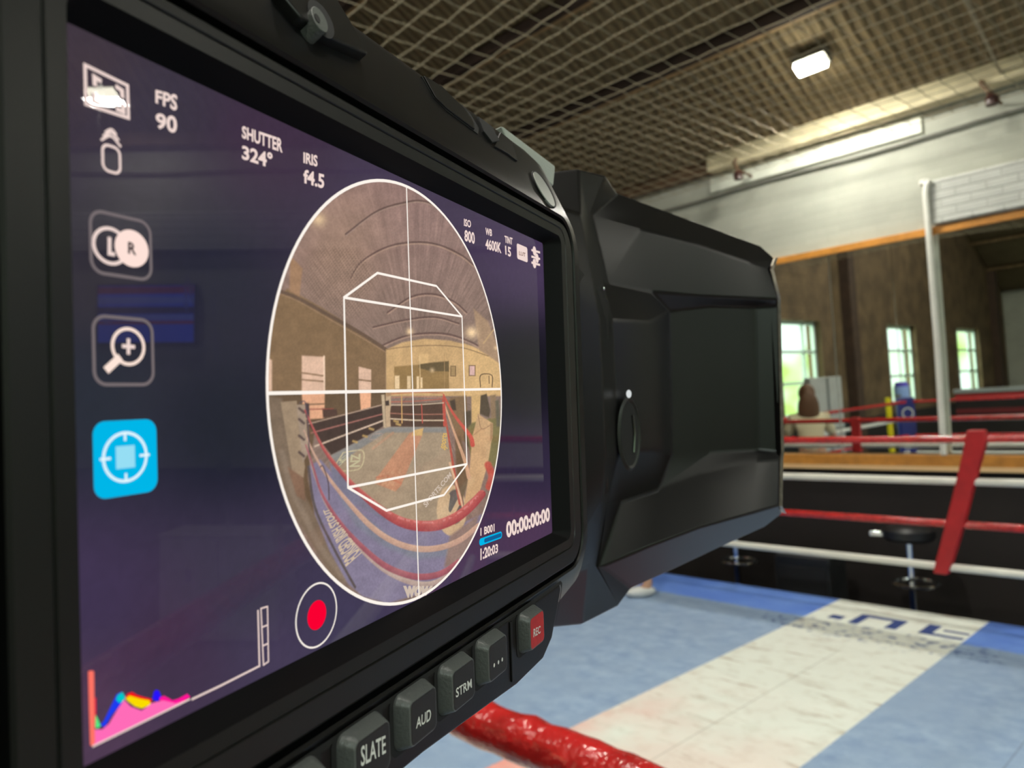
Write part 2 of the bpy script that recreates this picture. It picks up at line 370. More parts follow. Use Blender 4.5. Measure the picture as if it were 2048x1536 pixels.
tcc = N('ShaderNodeTexCoord'); spc = N('ShaderNodeSeparateXYZ'); nt.links.new(tcc.outputs['Object'], spc.inputs[0]); X, Y = spc.outputs['X'], spc.outputs['Y']
def BAND(v, lo, hi, soft=.01):
    a = MATH('MULTIPLY', MATH('SUBTRACT', v, lo), 1/soft, clamp=True); c = MATH('MULTIPLY', MATH('SUBTRACT', hi, v), 1/soft, clamp=True)
    return MATH('MULTIPLY', a, c)
n1 = NOISE(2.2, 5); n2 = NOISE(9, 6); n3 = NOISE(38, 3)
blue = MIX(MATH('MULTIPLY', MATH('SUBTRACT', n2, .35), 2.6, clamp=True), (132, 156, 190), (164, 186, 210))
blue = MIX(MATH('MULTIPLY', MATH('SUBTRACT', n1, .4), 3, clamp=True), blue, (146, 168, 196))
edge = MIX(MATH('MULTIPLY', MATH('SUBTRACT', n1, .4), 3, clamp=True), (84, 122, 204), (108, 146, 216))
Yn = MATH('ADD', Y, MATH('MULTIPLY', MATH('SUBTRACT', n2, .5), .10))
far = MATH('MULTIPLY', MATH('SUBTRACT', Yn, 5.52), 22, clamp=True)
base = MIX(far, blue, edge)
fold = MATH('MULTIPLY', BAND(Y, 5.40, 5.425, .008), .55); base = MIX(fold, base, (96, 118, 160))
fold = MATH('MULTIPLY', BAND(Y, 5.22, 5.235, .008), .4); base = MIX(fold, base, (110, 134, 168))
seamx = MATH('MULTIPLY', BAND(X, -1.03, -1.018, .004), .5); base = MIX(seamx, base, (100, 114, 140))
# stripe
xn = MATH('ADD', X, MATH('MULTIPLY', MATH('SUBTRACT', n3, .5), .012))
stripe = BAND(xn, -2.77, -1.68, .008)
dirt = MATH('MULTIPLY', MATH('SUBTRACT', n2, .50), 4.0, clamp=True)
white = MIX(MATH('MULTIPLY', dirt, .35), (230, 234, 224), (186, 176, 158))
mp = N('ShaderNodeMapping'); mp.inputs['Scale'].default_value = (1.2, 6, 1); nt.links.new(tcc.outputs['Object'], mp.inputs[0])
sc = NOISE(2.4, 7, mp.outputs[0], .65)
white = MIX(MATH('MULTIPLY', MATH('SUBTRACT', sc, .565), 7, clamp=True), white, (176, 162, 144))
pk = NOISE(1.5, 3)
near = MATH('MULTIPLY', MATH('SUBTRACT', 4.1, Y), .55, clamp=True)
leftside = MATH('MULTIPLY', MATH('SUBTRACT', -2.2, X), 1.6, clamp=True)
pkm = MATH('MULTIPLY', MATH('MULTIPLY', near, MATH('MULTIPLY', MATH('SUBTRACT', pk, .38), 5, clamp=True)), MATH('ADD', .35, MATH('MULTIPLY', leftside, .65)))
white = MIX(pkm, white, (236, 150, 138))
base = MIX(stripe, base, white)
centre = BAND(X, -2.235, -2.225, .004); base = MIX(MATH('MULTIPLY', MATH('MULTIPLY', centre, BAND(Y, 1., 5.0, .1)), .45), base, (130, 122, 110))
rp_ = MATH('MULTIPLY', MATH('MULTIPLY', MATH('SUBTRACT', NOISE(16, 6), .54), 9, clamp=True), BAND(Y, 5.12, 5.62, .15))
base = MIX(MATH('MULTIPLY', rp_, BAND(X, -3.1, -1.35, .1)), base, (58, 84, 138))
nt.links.new(base, b.inputs['Base Color'])
bp = N('ShaderNodeBump'); bp.inputs['Strength'].default_value = .35; bp.inputs['Distance'].default_value = .02; nt.links.new(n2, bp.inputs['Height']); nt.links.new(bp.outputs[0], b.inputs['Normal'])
ringp(MB().box((RX0-.6, RY0-.6, CZ-.03), (RX1+.6, 6.2, CZ)), 'canvas', mc, bevel=.01)
M_apron = mat('blue_apron_cloth', (56, 84, 160), .7, var=.15)
ringp(MB().box((RX0-.58, RY0-.58, 0), (RX1+.58, 6.18, CZ-.031)), 'apron', M_apron)
M_blueprint = mat('navy_print', (40, 62, 124), .8, var=.1, vscale=20)
M_whiteprint = mat('white_print', (226, 224, 210), .8, var=.06)
                                                  # broken navy lettering in the white stripe at the far edge
for a in ((-2.45, 5.58, -2.38, 5.86), (-2.38, 5.80, -2.12, 5.86), (-2.2, 5.60, -2.12, 5.80), (-2.62, 5.62, -2.52, 5.72), (-1.98, 5.62, -1.9, 5.88), (-1.9, 5.62, -1.7, 5.67), (-1.86, 5.76, -1.7, 5.80)):
    ringp(MB().box((a[0], a[1], CZ-.001), (a[2], a[3], CZ+.0015)), 'printed_letter_piece', M_blueprint)

M_red = mat('red_rope_cover', (186, 32, 32), .22, bump=.9, bscale=55, var=.25, vscale=30, coat=.4)
M_white_rope = mat('white_rope_cover', (222, 220, 208), .4, bump=.3, bscale=20, var=.05)
ZS = [1.92, 1.625, 1.335, 1.04]
def rope(a, b_, z, r, m, sag=.02, seg=14, n=60, wob=0.):
    pts = []
    for i in range(n+1):
        t_ = i/n; p = Vector(a).lerp(Vector(b_), t_)
        pts.append((p.x+rng.normal(0, wob), p.y+rng.normal(0, wob), z-sag*4*t_*(1-t_)+rng.normal(0, wob)))
    return ringp(MB().tube(pts, [r*(1+rng.normal(0, .035 if wob else .01)) for _ in pts], seg), 'rope', m, smooth=True, angle=70)
for k, z in enumerate(ZS):
    m = M_red if k % 2 == 0 else M_white_rope
    rope((RX0+.1, RY1, 0), (RX1-.1, RY1, 0), z, .026, m, .012*(k == 0))
    if k == 0: rope((RX0+.1, RY0+.0, 0), (RX1-.1, RY0, 0), z, .0215, m, 0., 18, 260, .0011)
    else: rope((RX0+.1, RY0, 0), (RX1-.1, RY0, 0), z, .021, m, 0)
    rope((RX0, RY0+.1, 0), (RX0, RY1-.1, 0), z, .026, m, .0)
    rope((RX1, RY0+.1, 0), (RX1, RY1-.1, 0), z, .026, m, .0)
# the red spacer strap tied across the far ropes
st = MB()
pa = [(-1.515, 1.97), (-1.52, 1.9), (-1.60, 1.62), (-1.68, 1.34), (-1.765, 1.07), (-1.79, .99)]
wd_ = [.052, .062, .056, .056, .05, .046]
vs = []; fs = []
for (x_, z_), w in zip(pa, wd_): vs += [(x_-w, RY1-.036, z_), (x_+w, RY1-.036, z_), (x_+w, RY1+.036, z_), (x_-w, RY1+.036, z_)]
for i in range(len(pa)-1):
    k = i*4; fs += [(k+j, k+(j+1) % 4, k+4+(j+1) % 4, k+4+j) for j in range(4)]
fs += [(0, 1, 2, 3), (len(vs)-4, len(vs)-1, len(vs)-2, len(vs)-3)]
ringp(st.add(vs, fs), 'rope_strap', mat('red_strap', (176, 30, 34), .5, var=.15, vscale=10), bevel=.012)
for x_ in (-3.6,):
    s2 = MB().box((x_-.05, RY1-.034, 1.0), (x_+.05, RY1+.034, 1.95)); ringp(s2, 'rope_strap', D.materials['red_strap'], bevel=.012)
# corner posts and their pads
M_steel = mat('painted_steel_post', (120, 122, 120), .4, .6)
pads = {(RX0, RY0): ('blue', (26, 34, 110)), (RX0, RY1): ('white', (206, 204, 196)), (RX1, RY0): ('white', (206, 204, 196)), (RX1, RY1): ('red', (170, 30, 34))}
for (x_, y_), (cn, rgb) in pads.items():
    sx = -1 if x_ < -2 else 1; sy = -1 if y_ < 2 else 1
    px_, py_ = x_+sx*.22, y_+sy*.22
    po = ringp(MB().tube([(px_, py_, 0), (px_, py_, 2.05)], .05, 14), 'corner_post', M_steel, smooth=True)
    for z in ZS:
        ringp(MB().tube([(px_, py_, z), (x_+sx*.02, y_+sy*.02, z)], .012, 6), 'turnbuckle', M_steel)
    m = mat(cn+'_corner_pad', rgb, .4)
    q = MB(); a = math.atan2(-sy, -sx)
    c0 = Vector((x_-sx*.06+sx*.1, y_-sy*.06+sy*.1, 0)); d1 = Vector((math.cos(a+math.pi/2), math.sin(a+math.pi/2), 0)); d2 = Vector((math.cos(a), math.sin(a), 0))
    P4 = [c0-d1*.14-d2*.05, c0+d1*.14-d2*.05, c0+d1*.14+d2*.05, c0-d1*.14+d2*.05]
    q.add([(p.x, p.y, .8) for p in P4]+[(p.x, p.y, 2.0) for p in P4], [(3, 2, 1, 0), (4, 5, 6, 7), (0, 1, 5, 4), (1, 2, 6, 5), (2, 3, 7, 6), (3, 0, 4, 7)])
    po = ringp(q, 'corner_pad', m, bevel=.02)
    if cn == 'blue':                          # round white badge and square badge on the pad
        for zc, kind_ in ((1.72, 'ring'), (1.2, 'box')):
            for face in (1, -1):
                bd = MB()
                for k in range(24 if kind_ == 'ring' else 4):
                    nseg = 24 if kind_ == 'ring' else 4; off = 0 if kind_ == 'ring' else math.pi/4
                    a0, a1 = off+2*math.pi*k/nseg, off+2*math.pi*(k+1)/nseg
                    def Q(a_, rr): return c0+d2*(.052*face)+d1*(math.cos(a_)*rr)+Vector((0, 0, zc+math.sin(a_)*rr))
                    R1, R2 = (.10, .082) if kind_ == 'ring' else (.13, .112)
                    e4 = [Q(a0, R1), Q(a1, R1), Q(a1, R2), Q(a0, R2)]
                    bd.add([tuple(p_) for p_ in e4]+[tuple(p_+d2*.004*face) for p_ in e4], [(0, 1, 2, 3), (4, 7, 6, 5), (0, 4, 5, 1), (1, 5, 6, 2), (2, 6, 7, 3), (3, 7, 4, 0)])
                ringp(bd, 'badge', M_whiteprint)

# =================================================================== THINGS ALONG THE MIRROR WALL
M_chrome = mat('chrome', (205, 210, 214), .12, 1.)
M_blackleather = mat('black_leather', (24, 24, 26), .4, bump=.2, bscale=60)
def stool(x, y, label, rz):
    t_ = empty('bar_stool', (x, y, 0), rz); tag(t_, label, 'stool', 'black bar stools by the wall')
    MB().lathe([(.01, 0), (.2, .0), (.21, .012), (.05, .03), (.01, .03)], seg=28).build('base', M_chrome, t_, smooth=True)
    MB().tube([(0, 0, .02), (0, 0, 1.0)], .03, 14).build('post', M_chrome, t_, smooth=True)
    fr = MB()
    ang = [2*math.pi*i/28 for i in range(29)]
    fr.tube([(.03+.17*math.cos(a), .17*math.sin(a), .66) for a in ang], .017, 8, False)
    fr.build('footrest', M_chrome, t_, smooth=True)
    MB().lathe([(.02, 1.0), (.17, 1.01), (.2, 1.04), (.2, 1.1), (.17, 1.13), (.02, 1.14)], seg=28).build('seat', M_blackleather, t_, smooth=True)
    MB().box((-.30, -.035, 1.035), (-.19, .035, 1.085)).build('handle', M_chrome, t_, bevel=.01)
stool(-2.345, 6.62, 'black padded bar stool with chrome footrest ring right of the floor speaker', .2)
stool(-3.965, 6.62, 'black bar stool with chrome footrest ring left of the speaker, beside the black camera', .9)
sp_ = empty('floor_speaker', (-3.26, 6.72, 0)); tag(sp_, 'black box loudspeaker on a stand between the two bar stools', 'speaker')
M_spk = mat('speaker_black', (34, 36, 38), .6, bump=.2, bscale=90)
MB().box((-.26, -.18, .32), (.26, .18, .80)).build('cabinet', M_spk, sp_, bevel=.02)
MB().box((-.23, -.195, .35), (.23, -.18, .70)).build('grille', mat('speaker_grille', (22, 23, 25), .7, bump=.6, bscale=160), sp_, bevel=.005)
MB().box((-.2, -.14, 0), (.2, .14, .32)).build('stand', M_dark_pad, sp_)
# white cabinet and television further right on the same wall (both glare in the camera screen)
cb_ = empty('storage_cabinet', (2.75, 6.85, 0)); tag(cb_, 'low pale grey storage cabinet against the wall below the television', 'cabinet')
M_cab = mat('pale_cabinet', (190, 190, 184), .5)
MB().box((-.55, -.25, .05), (.55, .25, .98)).build('body', M_cab, cb_, bevel=.01)
MB().box((-.56, -.26, .98), (.56, .26, 1.01)).build('top', M_cab, cb_, bevel=.005)
for s in (-.27, .27):
    d_ = MB().box((s-.26, -.265, .08), (s+.26, -.25, .96)).build('door', M_cab, cb_, bevel=.004)
    MB().box((s-.02, -.285, .6), (s+.02, -.265, .7)).build('handle', M_chrome, d_)
tv = empty('wall_television', (3.72, WY1, 3.08)); tag(tv, 'flat television on the white wall glowing blue', 'television')
MB().box((-.5, -.07, -.3), (.5, -.012, .3)).build('casing', mat('tv_black', (14, 14, 16), .3), tv, bevel=.01)
scr_tv = MB().box((-.48, -.073, -.28), (.48, -.0705, .28)).build('screen', glow('tv_blue', (28, 60, 190), 6), tv)
for z0, z1, c in ((.2, .27, (120, 30, 90)), (.1, .17, (90, 110, 210)), (.0, .07, (26, 20, 90)), (-.06, -.01, (90, 110, 210)), (-.1, -.07, (130, 30, 60))):
    MB().box((-.48, -.076, z0), (.48, -.0735, z1)).build('picture_band', glow('tv_band', c, 4), scr_tv)

# =================================================================== LEFT SIDE (seen in the mirror)
gb = empty('partition_board', (-5.75, 1.6, 0), .05); tag(gb, 'tall pale grey board standing left of the ring, seen in the mirror', 'board')
MB().box((-.06, -.55, .0), (.06, .55, 2.45)).build('panel', mat('pale_board', (176, 178, 172), .6, var=.08), gb, bevel=.01)
MB().box((.061, -.55, 1.5), (.075, .55, 1.56)).build('cross_batten', mat('grey_batten', (120, 124, 122), .6), gb)
MB().box((.061, -.06, 0), (.075, -.0, 2.44)).build('upright_batten', D.materials['grey_batten'], gb)
yp = MB().tube([(-5.47, -.5, 0), (-5.47, -.5, 1.98)], .05, 14).build('yellow_post', mat('yellow_paint', (226, 204, 10), .4), smooth=True)
tag(yp, 'bright yellow upright post outside the ring ropes, seen in the mirror', 'post')
bagt = empty('punch_bag', (-5.6, -1.6, 0)); tag(bagt, 'light blue and violet hanging punch bag behind the yellow post, seen in the mirror', 'punch bag')
M_bag = mat('violet_vinyl', (84, 70, 180), .35, var=.3, vscale=4)
MB().lathe([(.02, 1.0), (.12, 1.02), (.14, 1.1), (.14, 2.15), (.11, 2.25), (.02, 2.26)], seg=20).build('bag', M_bag, bagt, smooth=True)
MB().lathe([(.142, 1.9), (.145, 1.92), (.145, 2.14), (.142, 2.16)], seg=20).build('band', mat('pale_blue_vinyl', (150, 180, 235), .4), bagt, smooth=True)
MB().lathe([(.142, 1.3), (.145, 1.32), (.145, 1.5), (.142, 1.52)], seg=20).build('band', D.materials['pale_blue_vinyl'], bagt, smooth=True)
MB().tube([(0, 0, 2.25), (0, 0, roof_z(-1.6)-.01)], .008, 6).build('chain', M_chrome, bagt)
bar = empty('black_barrier', (-.2, -2.2, 0)); tag(bar, 'long black barrier with a pale grey top rail and red stripe, seen in the mirror', 'barrier')
MB().box((-4.6, -.06, 0), (4.6, .06, 1.95)).build('panel', M_dark_pad, bar)
MB().box((-4.62, -.09, 1.951), (4.62, .09, 2.03)).build('top_rail', mat('grey_rail', (150, 156, 154), .5), bar)
MB().box((-4.6, .0605, 1.82), (4.6, .075, 1.93)).build('stripe', mat('dull_red_stripe', (170, 40, 40), .5), bar)
MB().box((-4.6, .0605, 1.55), (4.6, .075, 1.64)).build('stripe', mat('dark_red_stripe', (110, 30, 34), .5), bar)
hp = MB().tube([(-3.55, -2.2, 2.06), (-3.5, -2.2, 2.12), (-3.35, -2.2, 2.2), (-1.3, -2.2, 2.22), (-1.1, -2.2, 2.14), (-1.05, -2.2, 2.06)], .035, 10).build('hoop_rail', M_whitepaint, smooth=True)
tag(hp, 'white tubular hoop standing on the black barrier, seen in the mirror', 'rail')
for y_ in (-1.1, -11.6):
    pn += 1; struct(MB().box((WX0+.001, y_-.16, 0), (WX0+.2, y_+.16, roof_z(y_)-.14)).build('trim_%d' % pn, mat('dark_brown_pier', (70, 53, 40), .85, var=.2)))

# person in the far-left corner of the ring (seen in the mirror), leaning on the ropes
def skinned(name, chain, m, parent, sub=2):
    vs = [c[0] for c in chain['v']]; me = D.meshes.new(name); me.from_pydata(vs, chain['e'], []); me.update()
    o = D.objects.new(name, me); COL.objects.link(o)
    sk = o.modifiers.new('skin', 'SKIN'); sk.use_smooth_shade = True
    for i, c in enumerate(chain['v']):
        d_ = me.skin_vertices[0].data[i]; d_.radius = (c[1], c[2] if len(c) > 2 else c[1]); d_.use_root = (i == 0)
    o.modifiers.new('sub', 'SUBSURF').levels = sub; o.modifiers['sub'].render_levels = sub
    me.materials.append(m); o.parent = parent; return o
ps = empty('person', (-4.28, 5.30, CZ), 2.6); tag(ps, 'person with long brown hair in a pale top at the far ring corner', 'person')
M_skin = mat('skin', (196, 150, 122), .5)
body = {'v': [((0, 0, .95), .15, .11), ((0, .02, 1.15), .13, .10), ((0, .10, 1.38), .17, .11), ((0, .14, 1.46), .08), ((0, .17, 1.56), .055), ((0, .20, 1.68), .085, .095),
              ((.19, .12, 1.40), .06), ((.28, .16, 1.14), .045), ((.22, .36, 1.08), .035), ((-.19, .12, 1.40), .06), ((-.28, .16, 1.14), .045), ((-.22, .36, 1.08), .035),
              ((.1, 0, .86), .10), ((.12, .04, .48), .07), ((.12, -.02, .09), .045), ((.12, .14, .035), .04), ((-.1, 0, .86), .10), ((-.12, -.06, .48), .07), ((-.14, -.14, .09), .045), ((-.14, .02, .035), .04),
              ((.2, .43, 1.07), .03), ((-.2, .43, 1.07), .03), ((0, .21, 1.76), .07)],
        'e': [(0, 1), (1, 2), (2, 3), (3, 4), (4, 5), (5, 22), (2, 6), (6, 7), (7, 8), (8, 20), (2, 9), (9, 10), (10, 11), (11, 21), (0, 12), (12, 13), (13, 14), (14, 15), (0, 16), (16, 17), (17, 18), (18, 19)]}
skinned('body', body, M_skin, ps)
top_ = {'v': [((0, .0, .90), .175, .135), ((0, .02, 1.15), .155, .125), ((0, .10, 1.38), .19, .13), ((.19, .12, 1.40), .078), ((.27, .155, 1.16), .064), ((-.19, .12, 1.40), .078), ((-.27, .155, 1.16), .064), ((0, .135, 1.46), .09)],
        'e': [(0, 1), (1, 2), (2, 3), (3, 4), (2, 5), (5, 6), (2, 7)]}
skinned('top', top_, mat('pale_cream_cloth', (206, 196, 164), .8), ps)
leg_ = {'v': [((0, 0, .92), .165, .125), ((.1, 0, .84), .115), ((.12, .04, .48), .085), ((.12, -.02, .14), .062), ((-.1, 0, .84), .115), ((-.12, -.06, .48), .085), ((-.14, -.14, .14), .062)],
        'e': [(0, 1), (1, 2), (2, 3), (0, 4), (4, 5), (5, 6)]}
skinned('trousers', leg_, mat('dark_trousers', (44, 42, 46), .8), ps)
MB().ball((0, .175, 1.70), .105, .115, .125).ball((0, .07, 1.50), .13, .07, .24).ball((.08, .12, 1.45), .05, .06, .2).ball((-.08, .12, 1.45), .05, .06, .2).build('hair', mat('brown_hair', (92, 62, 38), .6, bump=.5, bscale=60), ps, smooth=True)
for s in (.033, -.033): MB().ball((s, .285, 1.70), .012, .008, .008, 8, 6).build('eye', mat('dark_eye', (30, 24, 20), .3), ps)
MB().ball((0, .30, 1.665), .012, .018, .02, 8, 6).build('nose', M_skin, ps, smooth=True)
MB().ball((0, .285, 1.63), .022, .008, .006, 8, 6).build('mouth', mat('lips', (150, 80, 76), .5), ps)
for c_ in ((.12, .06, .05), (-.14, -.06, .05)): MB().ball(c_, .055, .14, .05).build('shoe', mat('white_shoe', (214, 214, 208), .5), ps, smooth=True)
for s in (.2, -.2):
    hd = {'v': [((s, .43, 1.07), .028, .018), ((s, .49, 1.065), .032, .016)], 'e': [(0, 1)]}
    for i, (dx, ln) in enumerate(((-.027, .07), (-.009, .08), (.009, .077), (.027, .062))):
        k = len(hd['v']); hd['v'] += [((s+dx, .50+ln*.55, 1.062), .009), ((s+dx, .50+ln*.9, 1.04), .008), ((s+dx, .50+ln, 1.02), .007)]; hd['e'] += [(1, k), (k, k+1), (k+1, k+2)]
    k = len(hd['v']); sg = -1 if s > 0 else 1
    hd['v'] += [((s+sg*.035, .48, 1.06), .010), ((s+sg*.055, .51, 1.05), .009)]; hd['e'] += [(0, k), (k, k+1)]
    skinned('hand', hd, M_skin, ps, 1)

# =================================================================== THE CINEMA CAMERA
# local axes in millimetres: x to the right along the screen, y up, z out of the screen; origin = middle of the display
MM = .001
DU = Vector((0.413112, -0.001192, 0.91068)); DV = Vector((-0.032286, 0.999351, 0.015954)); DN = Vector((0.910108, 0.035993, -0.412805))
DC = Vector((-14.656678, -0.741744, 110.640954))
def to_world(v): return RT*v.x + UP*v.y + fw*v.z
dev = empty('cinema_camera'); tag(dev, 'large black cinema camera with a lit touchscreen and a row of buttons below it', 'camera')
dev.matrix_world = Matrix.Translation(EYE + to_world(DC)*MM) @ Matrix((to_world(DU), to_world(DV), to_world(DN))).transposed().to_4x4() @ Matrix.Diagonal((MM, MM, MM, 1))
# measured outline -> millimetres on the body (plane z = w, or section x = U)
def hit(x, y, ax, val):
    d = Vector(((x-1024)/F, -(y-768)/F, 1)); A = (DU, DV, DN)[ax]
    t_ = (DC.dot(A)+val)/d.dot(A); p = d*t_-DC
    return (p.dot(DU), p.dot(DV), p.dot(DN))
def on_screen(x, y, w=0.): return hit(x, y, 2, w)
def section(x, y, U): return hit(x, y, 0, U)
NO_SHARP = 0
M_body = mat('black_magnesium_shell', (12, 12, 13), .36, bump=.12, bscale=2.2, spec=.28)
M_frame = mat('charcoal_screen_frame', (20, 20, 19), .38, bump=.15, bscale=3.0, spec=.36)
M_deep = mat('black_gap', (4, 4, 5), .8)
M_panel = mat('button_panel_plastic', (11, 10, 10), .42, bump=.12, bscale=2.5, spec=.3)
for m in (M_body, M_frame, M_panel):          # object coordinates here are millimetres
    for n_ in m.node_tree.nodes:
        if n_.type == 'BUMP': n_.inputs['Distance'].default_value = .00004
def ring_pts(L, R_, B, T_, rad, w, n=7):
    o = []
    for cx_, cy_, a0 in ((R_-rad, T_-rad, 0), (L+rad, T_-rad, 90), (L+rad, B+rad, 180), (R_-rad, B+rad, 270)):
        for i in range(n+1):
            a = math.radians(a0+90*i/n); o.append((cx_+rad*math.cos(a), cy_+rad*math.sin(a), w))
    return o
def bands(rings, close_last=False):
    mb = MB(); n = len(rings[0]); vs = [p for r_ in rings for p in r_]; fs = []
    for i in range(len(rings)-1):
        for k in range(n): a = i*n+k; b_ = i*n+(k+1) % n; fs.append((a, b_, b_+n, a+n))
    if close_last: fs.append(tuple((len(rings)-1)*n+k for k in range(n)))
    return mb.add(vs, fs)
bands([ring_pts(-54, 54, -31.2, 31.3, .6, -.02), ring_pts(-54.4, 54.5, -31.6, 31.7, .8, .6), ring_pts(-55.4, 57.5, -32.9, 33.0, 2.0, 2.99)]).build('screen_bezel', mat('black_bezel', (6, 6, 7), .6, spec=.12), dev, smooth=True, angle=25)
frame = bands([ring_pts(-55.4, 57.5, -32.9, 33.0, 2.0, 3.0),
               ring_pts(-57.2, 59.6, -34.6, 34.6, 3.6, 3.1), ring_pts(-57.4, 59.8, -34.8, 34.8, 3.7, 2.85), ring_pts(-57.6, 60.0, -35.0, 35.0, 3.8, 3.1),
               ring_pts(-60.5, 63.9, -38.0, 35.9, 6.5, 3.1), ring_pts(-60.8, 64.3, -38.4, 36.2, 6.7, 2.8), ring_pts(-60.8, 64.3, -38.4, 36.2, 6.7, .6)]).build('screen_frame', M_frame, dev, smooth=True, angle=25)
bands([ring_pts(-60.8, 64.3, -38.4, 36.2, 6.7, .6), ring_pts(-62, 65.6, -39.5, 37.4, 7.7, .6)]).build('frame_gap', M_deep, dev)
shell = bands([ring_pts(-61.9, 65.5, -39.4, 37.3, 7.6, .6), ring_pts(-61.9, 65.5, -39.4, 37.3, 7.6, 2.7), ring_pts(-62.3, 66, -39.8, 37.8, 8.0, 3.0), ring_pts(-66, 70, -41, 38.8, 9.5, 2.6),
               ring_pts(-68, 71.5, -44, 40.8, 10, 1.4), ring_pts(-71, 75, -51, 52.5, 12.5, -4.6), ring_pts(-72, 76, -53, 55.3, 13.5, -7.2), ring_pts(-73, 76.5, -54, 57.2, 14, -12), ring_pts(-73, 76.5, -54, 58, 14, -70)], True).build('body_shell', M_body, dev, smooth=True, angle=22)

# neck and flared front housing: sections at increasing x, each from the top round to the bottom
N0 = [(82, 56, -22), (78, 47, -9), (77, 36, -7.5), (77, 30, -7.3), (77, -30, -7.3), (77, -37, -7.5), (77, -48, -9), (78, -62, -22)]
def S(*l): return [section(*q) for q in l]
N1 = S((1158, 337, 103), (1162, 430, 97), (1186, 560, 96), (1200, 640, 97), (1212, 905, 97), (1203, 1000, 97), (1178, 1132, 99), (1165, 1250, 106))
N2 = S((1213, 350, 118), (1176, 430, 113), (1206, 562, 113), (1224, 640, 113), (1236, 905, 113), (1215, 1003, 113), (1193, 1133, 112), (1238, 1213, 124))
S0 = S((1237, 386, 140), (1184, 430, 119), (1216, 566, 123), (1302, 644, 133), (1310, 900, 133), (1242, 1004, 128), (1203, 1134, 112), (1264, 1177, 137))
S0b = S((1328, 420, 165), (1280, 458, 143), (1305, 584, 146), (1338, 622, 158), (1343, 908, 158), (1318, 979, 148), (1300, 1093, 130), (1345, 1140, 160))
S1 = S((1440, 461, 190), (1400, 490, 168), (1400, 592, 166), (1415, 612, 176), (1420, 906, 176), (1400, 948, 167), (1400, 1056, 149), (1440, 1095, 184))
S2 = S((1522, 491, 208), (1498, 525, 195), (1512, 597, 193), (1512, 614, 199), (1517, 900, 199), (1515, 922, 193), (1510, 1026, 180), (1532, 1053, 207))
S3 = S((1550, 516, 211), (1541, 540, 203), (1555, 597, 202), (1555, 612, 203.5), (1562, 904, 203.5), (1560, 920, 202), (1558, 1012, 194), (1566, 1026, 208))
rows = [N0, N1, N2, S0, S0b, S1, S2, S3]
mb = MB(); vs = []; fs = []; n8 = 10
for r_ in rows:
    t0, t1 = r_[0], r_[-1]
    vs += [(t0[0], t0[1]*.97, min(t0[2]-26, -34))] + list(r_) + [(t1[0], t1[1]*.97, min(t1[2]-26, -34))]
for i in range(len(rows)-1):
    for k in range(n8-1):
        a = i*n8+k; fs.append((a, a+1, a+1+n8, a+n8))
    fs.append((i*n8+n8-1, i*n8, (i+1)*n8, (i+1)*n8+n8-1))
fs.append(tuple(range(n8))); fs.append(tuple((len(rows)-1)*n8+k for k in range(n8))[::-1])
hs = mb.add(vs, fs).build('front_housing', M_body, dev, bevel=1.3, bseg=3)
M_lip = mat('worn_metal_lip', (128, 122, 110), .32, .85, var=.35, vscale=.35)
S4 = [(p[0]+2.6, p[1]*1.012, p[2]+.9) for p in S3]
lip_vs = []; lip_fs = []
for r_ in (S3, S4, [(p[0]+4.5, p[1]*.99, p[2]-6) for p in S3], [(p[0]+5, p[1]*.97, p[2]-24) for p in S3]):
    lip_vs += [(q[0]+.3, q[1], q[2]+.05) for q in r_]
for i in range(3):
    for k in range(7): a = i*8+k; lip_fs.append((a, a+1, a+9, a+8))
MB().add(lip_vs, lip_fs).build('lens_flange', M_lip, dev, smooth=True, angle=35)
# raised neck plate, slot, small screws
def px_plate(name, pts, depth, m, parent=dev, bev=.4):
    a = [Vector(section(*p)) for p in pts]; nrm = Vector((0, 0, 1))
    k = len(a); return MB().add([tuple(p+nrm*depth) for p in a]+[tuple(p-nrm*1.5) for p in a], [tuple(range(k)), tuple(range(k, 2*k))[::-1]]+[(i, (i+1) % k, k+(i+1) % k, k+i) for i in range(k)]).build(name, m, parent, bevel=bev)
px_plate('neck_plate', [(1150, 524, 87), (1150, 1046, 86), (1168, 1032, 90), (1215, 985, 106), (1216, 606, 107), (1202, 580, 103), (1153, 532, 88)], .3, M_body)
so = Vector(section(1253, 868, 117)); s1_ = Vector(section(1253, 805, 117)); s2_ = Vector(section(1253, 942, 117))
hgt = (s1_.y-s2_.y)/2; tt = Vector((1, 0, .30)).normalized()
def ell(c, rx, ry, dz): return [tuple(c+tt*(rx*math.cos(a))+Vector((0, ry*math.sin(a), 0))+Vector((0, 0, dz))) for a in [2*math.pi*i/28 for i in range(28)]]
E1 = bands([ell(so, 6.4, hgt+.8, .9), ell(so, 5.4, hgt, 1.3), ell(so, 4.6, hgt-.8, 1.0)]); E1.build('slot_rim', M_frame, dev, smooth=True)
MB().add(ell(so, 4.9, hgt-.5, 1.02), [tuple(range(28))]).build('slot', M_deep, dev)
MB().tube([so+Vector((1.5, hgt*.55, 1.6)), so+Vector((2.2, 0, 1.9)), so+Vector((1.5, -hgt*.55, 1.6))], .45, 8).build('slot_pin', mat('dark_chrome', (120, 124, 126), .2, 1.), dev, smooth=True)
q = Vector(section(1251, 788, 116)); MB().ball(q+Vector((0, 0, 1)), 1.2, 1.2, .7).build('indicator_light', glow('white_indicator', (225, 230, 230), .9), dev, smooth=True)
q = Vector(section(1204, 577, 103)); MB().ball(q+Vector((0, 0, .5)), .7, .7, .4).build('screw_head', M_chrome, dev, smooth=True)
